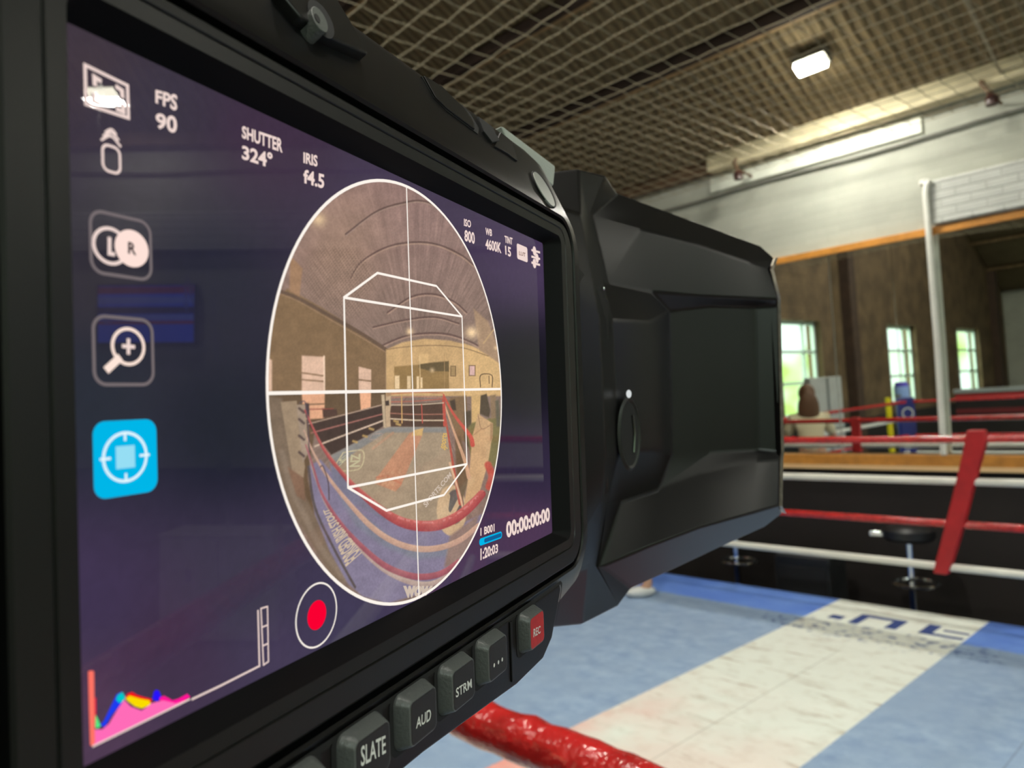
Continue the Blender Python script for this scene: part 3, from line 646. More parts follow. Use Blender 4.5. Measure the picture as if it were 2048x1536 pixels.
# top of the body: handle mounting block, latch plates, bolt pod
M_block = mat('grey_alloy_block', (84, 87, 84), .5, bump=.2, bscale=3)
def slab(name, pts, m, depth=10, bev=.5, up=0.):    # outline given by (px, py, x-section) extruded back and down from the viewer
    a = [Vector(section(*p)) for p in pts]; k = len(a); off = Vector((0, -3-up, -depth))
    return MB().add([tuple(p) for p in a]+[tuple(p+off) for p in a], [tuple(range(k)), tuple(range(k, 2*k))[::-1]]+[(i, (i+1) % k, k+(i+1) % k, k+i) for i in range(k)]).build(name, m, dev, bevel=bev)
slab('handle_mount', [(1004, 250, 58), (1112, 332, 77), (1108, 372, 77), (1030, 322, 61)], mat('silver_grey_alloy', (168, 172, 166), .42, .2, bump=.15, bscale=3), 12)
# flush fittings on the sloping shoulder (a plane through the shell profile)
SH_N = Vector((0, 6.0, 11.7)).normalized(); SH_P = Vector((0, 40.8, 1.4))
def shoulder(x, y, lift=0.):
    d = Vector(((x-1024)/F, -(y-768)/F, 1)); dl = Vector((d.dot(DU), d.dot(DV), d.dot(DN))); o = -Vector((DC.dot(DU), DC.dot(DV), DC.dot(DN)))
    return o+dl*((SH_P+SH_N*lift-o).dot(SH_N)/dl.dot(SH_N))
def fitting(name, pts, lift, m, bev=.15, parent=dev):
    a = [shoulder(x, y, lift) for x, y in pts]; k = len(a)
    return MB().add([tuple(p) for p in a]+[tuple(p-SH_N*(lift+.6)) for p in a], [tuple(range(k)), tuple(range(k, 2*k))[::-1]]+[(i, (i+1) % k, k+(i+1) % k, k+i) for i in range(k)]).build(name, m, parent, bevel=bev)
def ellipse_px(cx_, cy_, ax, ay, bx, by, n=36): return [(cx_+ax*math.cos(t_)+bx*math.sin(t_), cy_+ay*math.cos(t_)+by*math.sin(t_)) for t_ in [2*math.pi*i/n for i in range(n)]]
lg = fitting('latch_gap', [(843, 152), (868, 196), (894, 222), (956, 268), (958, 256), (940, 226), (880, 172)], .12, M_deep, 0)
fitting('latch_plate', [(848, 150), (872, 194), (897, 218), (950, 258), (948, 244), (934, 222), (884, 172)], .45, M_frame)
fitting('latch_hook', [(957, 232), (984, 252), (1000, 282), (985, 284), (968, 262)], .5, M_deep)
fitting('latch_lever', [(1002, 264), (1024, 282), (1036, 322), (1016, 306), (990, 292)], .4, M_frame)
fitting('bolt_pod', [(556, -24), (668, -14), (702, 42), (738, 108), (672, 78), (604, 34)], 1.6, M_frame, .4)
ring_o = [shoulder(x, y, 1.75) for x, y in ellipse_px(642, 38, 22, 38, -15, 9)]; MB().add([tuple(p) for p in ring_o], [tuple(range(36))]).build('bolt_recess', M_deep, dev)
fitting('bolt', ellipse_px(640, 38, 14, 25, -9, 6), 2.3, M_block, .25)
fitting('bolt_socket', ellipse_px(635, 36, 5, 9, -3, 2), 2.4, M_deep, 0)
fitting('oval_key_gap', ellipse_px(1089, 378, 22, 37, -9, 5), .35, M_deep, 0)
fitting('oval_key', ellipse_px(1089, 378, 20, 34.5, -7, 4), .55, mat('pale_key', (150, 154, 148), .4, .3), .12)

# pedestal that carries the camera, standing on the ring apron below the frame
ped = empty('camera_pedestal', (-.125, .018, CZ)); tag(ped, 'slim black pedestal standing on the ring apron under the cinema camera', 'stand')
_top = EYE.z-CZ-.0505
MB().tube([(0, 0, .03), (0, 0, _top-.02)], .018, 14).build('column', M_panel, ped, smooth=True)
MB().box((-.035, -.045, _top-.02), (.035, .045, _top)).build('mounting_plate', M_panel, ped, bevel=.003)
MB().lathe([(.01, 0), (.12, 0), (.12, .012), (.03, .03), (.01, .03)], seg=24).build('base', M_panel, ped, smooth=True)

# button panel below the screen
po_ = [(-74, -41.2), (49.8, -41.0), (50.3, -42.2), (46.2, -48), (44.5, -50.5), (39.5, -53.0), (27, -53.4), (10, -52.2), (-5, -51.2), (-40, -50.5), (-74, -50.5)]
k = len(po_)
MB().add([(x, y, 3.05) for x, y in po_]+[(x+(.6 if x > 0 else 0), y*1.01, -14) for x, y in po_],
         [tuple(range(k)), tuple(range(k, 2*k))[::-1]]+[(i, (i+1) % k, k+(i+1) % k, k+i) for i in range(k)]).build('button_panel', M_panel, dev, bevel=.45, bseg=3)
MB().add([(-74, -40.55, 3.1), (50.0, -40.35, 3.1), (50.9, -41.0, 3.1), (50.6, -42.6, 3.05), (46.7, -48.2, 3.0), (46.2, -48, 3.12), (50.2, -42.2, 3.12), (49.8, -41.05, 3.12), (-74, -41.25, 3.12)],
         [tuple(range(9))]).build('panel_gap', M_deep, dev)
M_btn = mat('grey_button_side', (78, 81, 80), .38, bump=.1, bscale=2)
M_btnf = mat('black_button_face', (25, 23, 23), .55)
M_redf = mat('red_button_face', (176, 30, 30), .5, var=.15, vscale=.8)
M_ink = mat('white_ink', (214, 214, 210), .6)

DG = bpy.context.evaluated_depsgraph_get
def text_mesh(txt, weight=0.):
    cu = D.curves.new('text', 'FONT'); cu.body = txt; cu.size = 1; cu.offset = weight; cu.resolution_u = 3
    o = D.objects.new('text', cu); COL.objects.link(o); dg = DG(); dg.update()
    me = D.meshes.new_from_object(o.evaluated_get(dg)); D.objects.remove(o)
    V = [tuple(v.co) for v in me.vertices]; Fc = [tuple(p.vertices) for p in me.polygons]; D.meshes.remove(me)
    xs = [v[0] for v in V]; y_ = [v[1] for v in V]; x0, x1, y0, y1 = min(xs), max(xs), min(y_), max(y_)
    return [((v[0]-x0)/(x1-x0), (v[1]-y0)/(y1-y0)) for v in V], Fc
def put_text(mb, txt, q, w, weight=0., plane=on_screen):   # q = top left, top right, bottom right, bottom left
    T, Fc = text_mesh(txt, weight); A = [Vector(plane(x, y, w)) for x, y in q]
    mb.add([tuple((A[3]*(1-s)+A[2]*s)*(1-t)+(A[0]*(1-s)+A[1]*s)*t) for s, t in T], Fc); return mb

def button(x0, x1, y0, y1, txt, face, label, tq):
    rr = ring_pts; b1 = bands([rr(x0-1.0, x1+.6, y0-.7, y1+.9, 1.4, 3.05), rr(x0-1.0, x1+.6, y0-.7, y1+.9, 1.4, 3.4), rr(x0-.15, x1+.1, y0-.1, y1+.1, 1.0, 5.0), rr(x0, x1, y0, y1, .9, 5.08)], True)
    o = b1.build('button', M_btn, dev, smooth=True, angle=30); o['label'] = label
    MB().add(rr(x0-1.9, x1+1.5, y0-1.3, y1+1.2, 1.6, 3.12), [tuple(range(32))]).build('well', M_deep, o)
    bands([rr(x0+.12, x1-.1, y0+.1, y1-.12, .8, 5.1), rr(x0+.3, x1-.3, y0+.3, y1-.3, .7, 5.13)], True).build('cap_face', face, o)
    if txt: put_text(MB(), txt, tq, 5.17, .015).build('lettering', M_ink, o)
    return o
button(-23.4, -16.3, -47.4, -41.6, 'SLATE', M_btnf, 'button lettered SLATE', [(722, 1493), (771, 1470), (772, 1506), (722, 1534)])
button(-11.5, -4.8, -47.4, -41.6, 'AUD', M_btnf, 'button lettered AUD', [(833, 1437), (862, 1416), (862, 1440), (832, 1458)])
button(0, 6.8, -47.4, -41.6, 'STRM', M_btnf, 'button lettered STRM', [(912, 1377), (943, 1357), (944, 1375), (912, 1396)])
o_ = button(11.9, 18.7, -47.4, -41.6, None, M_btnf, 'button marked with three dots', None)
dm = MB()
for x_, y_ in ((988.5, 1330.5), (997, 1324.5), (1004.5, 1319)):
    c_ = Vector(on_screen(x_, y_, 5.17)); dm.add([tuple(c_+Vector((.28*math.cos(a), .33*math.sin(a), 0))) for a in [2*math.pi*i/14 for i in range(14)]], [tuple(range(14))])
dm.build('lettering', M_ink, o_)
button(28.9, 35.4, -47.8, -42.1, 'REC', M_redf, 'red button lettered REC', [(1067, 1258), (1081, 1251), (1081, 1266), (1067, 1275)])
button(-36.0, -28.6, -47.4, -41.6, None, M_btnf, 'button at the left end of the row', None)
for x_ in (24.2,): MB().box((x_, -52, 3.0), (x_+.9, -41.4, 3.35)).build('panel_rib', M_panel, dev, bevel=.15)

# ------------------------------------------------------------------ the lit touchscreen
# anti-glare display: own light plus a glossy cover
def screen_mat(name, emis=1.0):
    m = D.materials.new(name); m.use_nodes = True; nt = m.node_tree; b = nt.nodes['Principled BSDF']
    at = nt.nodes.new('ShaderNodeVertexColor'); at.layer_name = 'pixels'
    b.inputs['Base Color'].default_value = (.004, .004, .005, 1); b.inputs['Roughness'].default_value = .015; b.inputs['Specular IOR Level'].default_value = .2
    nt.links.new(at.outputs['Color'], b.inputs['Emission Color']); b.inputs['Emission Strength'].default_value = emis
    # smears and finger marks on the cover glass
    tc = nt.nodes.new('ShaderNodeTexCoord'); mp = nt.nodes.new('ShaderNodeMapping'); mp.inputs['Rotation'].default_value = (0, 0, .9); mp.inputs['Scale'].default_value = (1, .25, 1)
    ns = nt.nodes.new('ShaderNodeTexNoise'); ns.inputs['Scale'].default_value = .22; ns.inputs['Detail'].default_value = 9; ns.inputs['Roughness'].default_value = .7
    mr = nt.nodes.new('ShaderNodeMapRange'); mr.inputs[1].default_value = .57; mr.inputs[2].default_value = .72; mr.inputs[3].default_value = .012; mr.inputs[4].default_value = .16
    nt.links.new(tc.outputs['Object'], mp.inputs[0]); nt.links.new(mp.outputs[0], ns.inputs['Vector']); nt.links.new(ns.outputs['Fac'], mr.inputs[0]); nt.links.new(mr.outputs[0], b.inputs['Roughness'])
    return m
def grid_mesh(name, x0, x1, y0, y1, nx, ny, w, shade, m, parent, mask=None):
    gx, gy = np.meshgrid(np.linspace(x0, x1, nx), np.linspace(y0, y1, ny)); gx = gx.ravel(); gy = gy.ravel()
    P = DC.to_tuple(); du, dv, dn = (np.array(a.to_tuple()) for a in (DU, DV, DN))
    Q = np.array(P)[None]+gx[:, None]*du+gy[:, None]*dv; px = 1024+F*Q[:, 0]/Q[:, 2]; py = 768-F*Q[:, 1]/Q[:, 2]
    col = shade(px, py, gx, gy)
    idx = np.arange(nx*ny).reshape(ny, nx); quad = np.stack([idx[:-1, :-1], idx[:-1, 1:], idx[1:, 1:], idx[1:, :-1]], -1).reshape(-1, 4)
    if mask is not None:
        ok = mask(gx, gy); quad = quad[ok[quad].all(1)]
        used = np.unique(quad); re_ = -np.ones(nx*ny, int); re_[used] = np.arange(len(used)); quad = re_[quad]; gx, gy, col = gx[used], gy[used], col[used]
    me = D.meshes.new(name); V = np.stack([gx, gy, np.full_like(gx, w)], 1)
    me.vertices.add(len(V)); me.vertices.foreach_set('co', V.astype(np.float32).ravel())
    me.loops.add(quad.size); me.loops.foreach_set('vertex_index', quad.astype(np.int32).ravel())
    me.polygons.add(len(quad)); me.polygons.foreach_set('loop_start', np.arange(0, quad.size, 4, dtype=np.int32)); me.update(calc_edges=True)
    ca = me.color_attributes.new('pixels', 'FLOAT_COLOR', 'POINT')
    c = np.clip(col/255., 0, 1); c = np.where(c <= .04045, c/12.92, ((c+.055)/1.055)**2.4)
    ca.data.foreach_set('color', np.concatenate([c, np.ones((len(c), 1))], 1).astype(np.float32).ravel())
    me.materials.append(m); o = D.objects.new(name, me); COL.objects.link(o); o.parent = parent; return o
def vnoise(x, y, s, seed=0):                       # smooth value noise
    g = np.random.default_rng(seed).random((64, 64)); x = x/s; y = y/s; xi = np.floor(x).astype(int); yi = np.floor(y).astype(int)
    fx = x-xi; fy = y-yi; fx = fx*fx*(3-2*fx); fy = fy*fy*(3-2*fy); a = lambda i, j: g[(yi+j) % 64, (xi+i) % 64]
    return (a(0, 0)*(1-fx)+a(1, 0)*fx)*(1-fy)+(a(0, 1)*(1-fx)+a(1, 1)*fx)*fy
def bg_shade(px, py, gx, gy):
    ctr = [((150, 120), (62, 52, 62)), ((300, 250), (58, 52, 66)), ((560, 260), (62, 46, 66)), ((800, 380), (66, 54, 78)), ((1060, 520), (70, 54, 84)), ((400, 560), (34, 34, 50)),
           ((200, 560), (46, 42, 52)), ((180, 800), (36, 40, 52)), ((450, 850), (26, 28, 42)), ((180, 1200), (62, 50, 78)), ((350, 1300), (62, 46, 70)), ((180, 1450), (78, 56, 80)), ((500, 1200), (56, 50, 70)),
           ((680, 1260), (64, 58, 84)), ((1050, 750), (16, 14, 24)), ((1060, 950), (44, 36, 60)), ((1060, 1060), (78, 54, 82)), ((900, 1150), (70, 56, 84)), ((560, 1300), (66, 56, 82))]
    W = 0; C = 0
    for (x, y), c in ctr:
        w = 1/(((px-x)/1.0)**2+((py-y))**2+2500)**1.5; W = W+w; C = C+w[:, None]*np.array(c, float)
    C = C/W[:, None]
    return C*(.97+.06*vnoise(gx, gy, .5, 3)[:, None])
disp = grid_mesh('touchscreen', -54.1, 54.1, -31.3, 31.4, 260, 150, 0.0, bg_shade, screen_mat('display_pixels'), dev)
disp['label'] = 'lit dark violet touchscreen with camera readouts'

# picture shown inside the circle: a painter working on polygons and strokes
def c3(*p): return [(520+x/2.742, 340+y/2.742) for x, y in p]
def c4(*p): return [(520+x/2.742, 700+y/2.742) for x, y in p]
def poly_mask(px, py, pts, soft=1.2):
    pts = np.array(pts, float); n = len(pts); ins = np.zeros(len(px), bool); dm_ = np.full(len(px), 1e9)
    for i in range(n):
        x1, y1 = pts[i]; x2, y2 = pts[(i+1) % n]
        if y1 != y2: ins ^= ((y1 > py) != (y2 > py)) & (px < (x2-x1)*(py-y1)/(y2-y1)+x1)
        dx, dy = x2-x1, y2-y1; t_ = np.clip(((px-x1)*dx+(py-y1)*dy)/(dx*dx+dy*dy+1e-9), 0, 1); dm_ = np.minimum(dm_, np.hypot(px-x1-t_*dx, py-y1-t_*dy))
    return np.clip(.5+np.where(ins, dm_, -dm_)/(2*soft), 0, 1)
def smooth_line(pts, n=10):
    P = [np.array(p, float) for p in pts]; P = [2*P[0]-P[1]]+P+[2*P[-1]-P[-2]]; o = []
    for i in range(1, len(P)-2):
        for k in range(n):
            t_ = k/n; a, b_, c, d = P[i-1:i+3]; o.append(tuple(.5*((2*b_)+(c-a)*t_+(2*a-5*b_+4*c-d)*t_**2+(3*b_-a-3*c+d)*t_**3)))
    return o+[tuple(P[-2])]
def stroke_mask(px, py, pts, w, soft=1.0, curve=True):
    if curve and len(pts) > 2: 
        Wd = w if hasattr(w, '__len__') else [w]*len(pts); L = smooth_line(pts, 8); Wl = np.interp(np.linspace(0, len(pts)-1, len(L)), range(len(pts)), Wd)
    else: L = pts; Wl = w if hasattr(w, '__len__') else [w]*len(pts)
    best = np.full(len(px), 1e9); off = np.zeros(len(px))
    for i in range(len(L)-1):
        (x1, y1), (x2, y2) = L[i], L[i+1]; dx, dy = x2-x1, y2-y1; t_ = np.clip(((px-x1)*dx+(py-y1)*dy)/(dx*dx+dy*dy+1e-9), 0, 1)
        ex, ey = px-x1-t_*dx, py-y1-t_*dy; d = np.hypot(ex, ey)-(Wl[i]*(1-t_)+Wl[i+1]*t_)/2
        s = np.sign(dx*ey-dy*ex); up = d < best; best = np.where(up, d, best); off = np.where(up, s*(d+(Wl[i]+Wl[i+1])/4)/((Wl[i]+Wl[i+1])/4+1e-6), off)
    return np.clip(.5-best/(2*soft), 0, 1), off
def picture(px, py, gx, gy):
    C = np.zeros((len(px), 3))+np.array([118, 98, 88.])
    def fill(pts, c, soft=1.2, a=1.0):
        m = poly_mask(px, py, pts, soft)[:, None]*a; C[:] = C*(1-m)+np.array(c, float)*m; return m
    def stroke(pts, w, c, c2=None, a=1.0, soft=.8):
        m, o = stroke_mask(px, py, pts, w, soft); cc = np.array(c, float)+np.zeros((len(px), 3))
        if c2: cc = cc+(np.array(c2, float)-cc)*np.clip(.5+o*.5, 0, 1)[:, None]
        m = m[:, None]*a; C[:] = C*(1-m)+cc*m
    # roof: boards fanning out, curved purlins
    hx, hy = px-835, py-760; ang = np.arctan2(hx, -hy); rad = np.hypot(hx*1.6, hy)
    streak = vnoise(ang*180, rad*.05, 3.2, 5)*.6+vnoise(ang*420, rad*.09, 3.0, 6)*.4
    C[:] = C*(.86+.26*streak[:, None]); C[:] += np.clip((690-py)/330, 0, 1)[:, None]*np.array([12, 4, 10.])
    grad = np.exp(-((px-680)**2/9000+(py-480)**2/16000))[:, None]; C[:] = C*(1-.5*grad)+np.array([152, 122, 98.])*.5*grad
    for k, (pts, w) in enumerate(((c3((470, 360), (640, 235), (800, 185), (900, 180), (1010, 225)), 2.4), (c3((500, 600), (560, 510), (700, 430), (850, 405), (980, 420), (1100, 475), (1170, 530)), 3), (c3((700, 790), (830, 705), (950, 690), (1060, 730), (1130, 790)), 3), (c3((620, 870), (800, 830), (960, 815), (1090, 850)), 2), (c3((640, 985), (780, 925), (900, 905), (1030, 910), (1150, 950), (1240, 1000)), 3))):
        stroke([(x, y-3) for x, y in pts], w+1.5, (84, 64, 60)); stroke(pts, w, (150, 122, 106) if k else (140, 116, 104))
    # net on the left of the roof
    m = poly_mask(px, py, c3((230, 560), (330, 400), (520, 420), (640, 560), (560, 800), (430, 800), (220, 690)), 12)*.55
    g1 = np.abs(np.mod((px+py*.9)/6.5, 1)-.5) < .16; g2 = np.abs(np.mod((px*1.1-py*.7)/7.5, 1)-.5) < .14
    C[:] = np.where(((g1 | g2))[:, None], C*(1-.28*m[:, None])+np.array([170, 140, 112.])*.28*m[:, None], C*(1-.22*m[:, None]))
    # walls
    fill(c3((40, 1240), (45, 950), (90, 700), (150, 650), (330, 750), (520, 870), (690, 985), (690, 1240)), (112, 88, 62), 2)
    stroke(c3((60, 650), (200, 700), (400, 810), (560, 900), (690, 985)), 7, (84, 66, 54)); stroke(c3((60, 665), (200, 716), (400, 830), (560, 922), (690, 1000)), 2, (136, 108, 82))
    fill(c3((165, 470), (232, 540), (215, 695), (160, 660)), (142, 108, 80), 2)
    fill(c4((40, 235), (690, 225), (690, 330), (430, 420), (300, 440), (260, 700), (300, 900), (160, 800), (60, 500)), (84, 66, 48), 2)
    fill(c4((50, 250), (120, 265), (190, 700), (300, 900), (480, 1280), (400, 1260), (170, 880), (60, 560)), (104, 88, 72), 3)
    stroke(c4((120, 560), (170, 760), (240, 900), (330, 1080), (470, 1260)), 12, (128, 112, 96), a=.6, soft=3)
    fill(c4((112, 285), (200, 278), (245, 640), (238, 700), (180, 690)), (140, 120, 96), 1.2); fill(c4((150, 640), (236, 700), (250, 830), (200, 800)), (112, 84, 66), 2)
    fill(c3((690, 985), (780, 945), (900, 925), (1040, 935), (1160, 965), (1250, 1010), (1312, 1060), (1330, 1240), (690, 1240)), (188, 152, 102), 1.5)
    fill(c3((1112, 950), (1200, 985), (1260, 1010), (1312, 1060), (1330, 1230), (1112, 1240)), (204, 166, 110), 3)
    fill(c3((1170, 760), (1250, 830), (1300, 960), (1312, 1060), (1200, 985)), (150, 122, 96), 2); stroke(c3((1225, 950), (1300, 850)), 3, (170, 140, 100))
    stroke(c3((690, 985), (800, 970), (960, 962), (1110, 975), (1250, 1020)), 2, (130, 104, 72))
    # windows
    for w_ in (c3((228, 1018), (354, 1025), (354, 1212), (228, 1215)), c3((540, 1078), (609, 1095), (609, 1208), (540, 1210)), c3((46, 1030), (64, 1045), (64, 1214), (42, 1214))): fill(w_, (214, 176, 150), 1.2)
    for w_ in (c4((228, 238), (354, 234), (352, 375), (238, 380)), c4((545, 228), (608, 228), (606, 318), (552, 330))): fill(w_, (222, 160, 122), 1.2)
    for a, b_ in ((c3((228, 1112), (354, 1130))), c3((228, 1150), (354, 1160)), c3((540, 1150), (609, 1158)), c4((236, 300), (350, 296))): stroke([a, b_], 3, (118, 92, 68))
    stroke(c3((350, 1022), (352, 1214)), 3, (236, 204, 176))
    # mirror with its small windows, white column, pictures
    fill(c3((735, 1078), (870, 1068), (1034, 1050), (1036, 1202), (735, 1205)), (132, 104, 62), 1); fill(c3((870, 1062), (1034, 1048), (1036, 1105), (935, 1104), (870, 1085)), (84, 70, 46), 1.4)
    for w_ in ((738, 1128, 764, 1200), (806, 1130, 826, 1200), (858, 1132, 872, 1200), (880, 1138, 890, 1196)): fill(c3((w_[0], w_[1]), (w_[2], w_[1]), (w_[2], w_[3]), (w_[0], w_[3])), (226, 196, 148), .9)
    fill(c3((870, 1008), (922, 1008), (922, 1058), (870, 1066)), (206, 168, 112), 1); stroke(c3((874, 1020), (880, 1205)), 1.4, (214, 182, 130)); stroke(c3((1010, 1010), (1012, 1205)), 1, (160, 126, 84))
    for w_, c in (((1043, 1074, 1074, 1132), (150, 122, 80)), ((1144, 1070, 1181, 1130), (206, 166, 160))):
        q_ = c3((w_[0], w_[1]), (w_[2], w_[1]), (w_[2], w_[3]), (w_[0], w_[3])); fill([(x, y) for x, y in q_], (94, 74, 50), .8); fill([(q_[0][0]+1.6, q_[0][1]+1.6), (q_[1][0]-1.6, q_[1][1]+1.6), (q_[2][0]-1.6, q_[2][1]-1.6), (q_[3][0]+1.6, q_[3][1]-1.6)], c, .8)
    stroke(c3((1208, 1190), (1210, 1125), (1270, 1126), (1272, 1190)), 1.6, (62, 48, 36)); stroke(c3((1255, 1130), (1256, 1170)), 1.4, (62, 48, 36))
    # dark boarding and far ropes
    fill(c4((258, 400), (470, 350), (668, 300), (700, 330), (700, 400), (640, 440), (500, 520), (390, 575), (330, 500)), (52, 40, 36), 1.3)
    fill(c4((700, 320), (735, 298), (1002, 285), (1010, 425), (760, 432), (690, 420)), (66, 48, 40), 1.2)
    fill(c4((340, 320), (420, 325), (425, 360), (345, 372)), (64, 46, 40), 1.5)
    fill(c4((1045, 262), (1130, 250), (1150, 520), (1080, 480), (1020, 300)), (112, 88, 62), 2); fill(c4((1040, 280), (1068, 270), (1075, 330), (1050, 330)), (60, 48, 40), 1.5); fill(c4((1120, 340), (1158, 330), (1160, 560), (1120, 500)), (70, 60, 48), 2)
    fill(c4((1158, 250), (1212, 250), (1206, 350), (1160, 470)), (200, 162, 104), 1.5)
    # blue canvas
    fill(c4((385, 580), (500, 530), (640, 445), (700, 422), (1020, 424), (1040, 520), (1060, 640), (1060, 760), (1110, 880), (1000, 945), (850, 960), (700, 910), (560, 800), (470, 690)), (148, 130, 106), 1.3)
    fill(c4((385, 580), (640, 445), (700, 422), (1020, 424), (1024, 452), (690, 452), (520, 560), (430, 640)), (118, 118, 116), 2.0)
    fill(c4((820, 455), (893, 430), (888, 470), (772, 745), (742, 776), (628, 732), (640, 700)), (176, 122, 92), 1.2); fill(c4((842, 440), (895, 428), (888, 470), (830, 470)), (196, 158, 96), 1.2)
    stroke(c4((618, 540), (728, 455)), 5, (164, 130, 104)); stroke(c4((640, 700), (690, 690), (770, 730)), 5, (172, 96, 72), a=.6)
    sp_m = poly_mask(px, py, c4((640, 690), (780, 640), (740, 776), (628, 732)), 2)*(vnoise(px, py, 5, 9) > .55); C[:] = C*(1-.35*sp_m[:, None])+np.array([206, 160, 120.])*.35*sp_m[:, None]
    # box-shaped logo outline
    q_ = c4((455, 563), (562, 553), (545, 650), (413, 652)); stroke(q_+[q_[0]], 2, (190, 178, 136), soft=.7)
    q_ = c4((612, 465), (668, 458), (655, 486), (602, 490)); stroke(q_+[q_[0]], 1.3, (150, 130, 120), soft=.7)
    # outside canvas and side cloth below the near ropes
    fill(c4((262, 640), (330, 600), (420, 700), (520, 820), (640, 900), (760, 960), (900, 985), (1050, 980), (1150, 930), (1215, 900), (1190, 1010), (1080, 1180), (900, 1330), (700, 1390), (560, 1350), (480, 1280), (380, 1100), (300, 900)), (112, 106, 134), 2)
    stroke(c4((265, 640), (300, 860), (400, 1080), (520, 1300)), 5, (74, 66, 66)); fill(c4((430, 800), (560, 900), (760, 1060), (900, 1100), (1050, 1070), (1040, 1130), (860, 1150), (680, 1080), (520, 960)), (104, 112, 126), 5, .7)
    fill(c4((380, 620), (470, 700), (560, 810), (700, 905), (680, 930), (520, 850), (400, 720)), (104, 104, 126), 2)
    # pale round logo on the apron at the right
    a_ = [(520+(1050+82*math.cos(t_))/2.742, 700+(880+140*math.sin(t_))/2.742) for t_ in np.linspace(0, 2*math.pi, 30)]; fill(a_, (190, 160, 122), 1.5)
    a_ = [(520+(1068+50*math.cos(t_))/2.742, 700+(860+95*math.sin(t_))/2.742) for t_ in np.linspace(0, 2*math.pi, 30)]; fill(a_, (82, 76, 72), 1.5); stroke(c4((1030, 800), (1022, 880), (1050, 900), (1090, 830)), 9, (190, 160, 122))
    fill(c4((1040, 1020), (1200, 900), (1160, 1080), (1060, 1180), (1010, 1190)), (126, 106, 98), 3)
    # right side: grass green floor, people, tan cloth panel, red-pad ropes
    fill(c4((1130, 440), (1160, 400), (1320, 360), (1322, 560), (1290, 640), (1160, 620)), (104, 96, 58), 2); fill(c4((1068, 480), (1100, 470), (1150, 700), (1110, 820), (1080, 760)), (92, 74, 54), 2)
    fill(c4((1210, 250), (1242, 240), (1262, 330), (1255, 370), (1205, 350)), (66, 56, 44), 1.3); fill(c4((1262, 250), (1292, 244), (1298, 370), (1268, 380)), (120, 98, 74), 1.6); fill(c4((1290, 280), (1310, 270), (1316, 420), (1296, 420)), (80, 76, 62), 2)
    fill(c4((1195, 350), (1275, 402), (1272, 480), (1250, 620), (1205, 775), (1118, 852), (1150, 640), (1162, 480)), (190, 152, 108), 1.3); stroke(c4((1195, 355), (1215, 432), (1275, 404)), 1.8, (150, 116, 84)); stroke(c4((1214, 432), (1165, 470)), 1.4, (160, 124, 88))
    fill(c4((1262, 402), (1278, 404), (1275, 482), (1262, 500)), (150, 116, 82), 1)
    stroke(c4((1005, 245), (1060, 350), (1150, 470), (1165, 520)), [3, 5, 8, 9], (182, 72, 60)); stroke(c4((1012, 300), (1060, 440), (1120, 600), (1145, 700)), [3, 4, 7, 8], (196, 150, 116)); stroke(c4((1012, 360), (1045, 560), (1060, 700)), [2, 3, 4], (176, 130, 100)); stroke(c4((1018, 380), (1070, 700), (1100, 840)), [3, 5, 9], (160, 70, 58))
    stroke(c4((1040, 620), (1090, 780), (1110, 860)), 4, (206, 164, 130)); stroke(c4((1006, 262), (1012, 412)), 6, (170, 66, 56)); stroke(c4((1250, 630), (1270, 690), (1255, 750)), 14, (176, 70, 58), soft=2)
    for y0_, y1_, w_, c in ((302, 290, 2.2, (196, 176, 150)), (346, 352, 2.0, (150, 96, 80)), (376, 386, 2.6, (204, 182, 152)), (285, 268, 2, (160, 84, 68))): stroke(c4((700, y0_), (850, (y0_+y1_)/2+4), (1005, y1_)), w_, c)
    stroke(c4((720, 240), (860, 232), (1000, 236)), 1.5, (160, 80, 66)); stroke(c4((720, 262), (860, 256), (1000, 262)), 1.5, (170, 110, 90)); stroke(c4((775, 240), (778, 400)), 2.2, (196, 152, 90)); stroke(c4((885, 300), (890, 400)), 2, (176, 70, 60))
    for a, b_, w_, c in (((265, 405), (665, 302), 2.4, (164, 138, 118)), ((280, 455), (668, 352), 2.6, (148, 92, 84)), ((300, 528), (672, 388), 3.2, (196, 172, 150)), ((272, 325), (400, 322), 2, (120, 56, 50))): stroke(c4(a, b_), w_, c)
    for x_, y_ in ((575, 470), (520, 500), (610, 430), (745, 388), (758, 405)): stroke(c4((x_-10, y_), (x_+10, y_+6)), 4, (172, 140, 82), soft=1.5)
    # corner posts and the person at the far corner
    fill(c4((664, 245), (682, 245), (690, 428), (676, 425)), (176, 156, 126), 1); fill(c4((245, 288), (268, 292), (272, 380), (248, 372)), (62, 50, 52), 1)
    fill(c4((690, 248), (716, 240), (718, 300), (712, 345), (716, 420), (690, 425), (686, 330)), (176, 150, 118), 1.2); fill(c4((692, 228), (716, 226), (718, 250), (694, 256)), (150, 116, 84), 1.2); fill(c4((686, 280), (706, 276), (708, 304), (688, 306)), (52, 42, 38), 1)
    fill(c4((200, 300), (245, 300), (266, 560), (232, 620)), (146, 128, 110), 1.2)
    for y_ in (320, 380, 470, 560): stroke(c4((214, y_), (240, y_+22)), 5, (70, 56, 54), soft=1.2)
    # near ropes sweeping across the bottom
    stroke(c4((262, 560), (300, 690), (360, 840), (440, 960), (560, 1100), (680, 1205), (800, 1265), (900, 1285), (980, 1265), (1060, 1210)), [3, 4, 5, 7, 9, 10, 11, 11, 9, 6], (178, 158, 146), (158, 136, 130))
    stroke(c4((250, 520), (290, 640), (340, 790), (440, 950), (560, 1080), (680, 1180), (800, 1232), (900, 1244), (1000, 1222), (1090, 1160)), [2.5, 3.5, 5, 8, 10, 12, 13, 13, 12, 10], (158, 84, 92), (128, 66, 78))
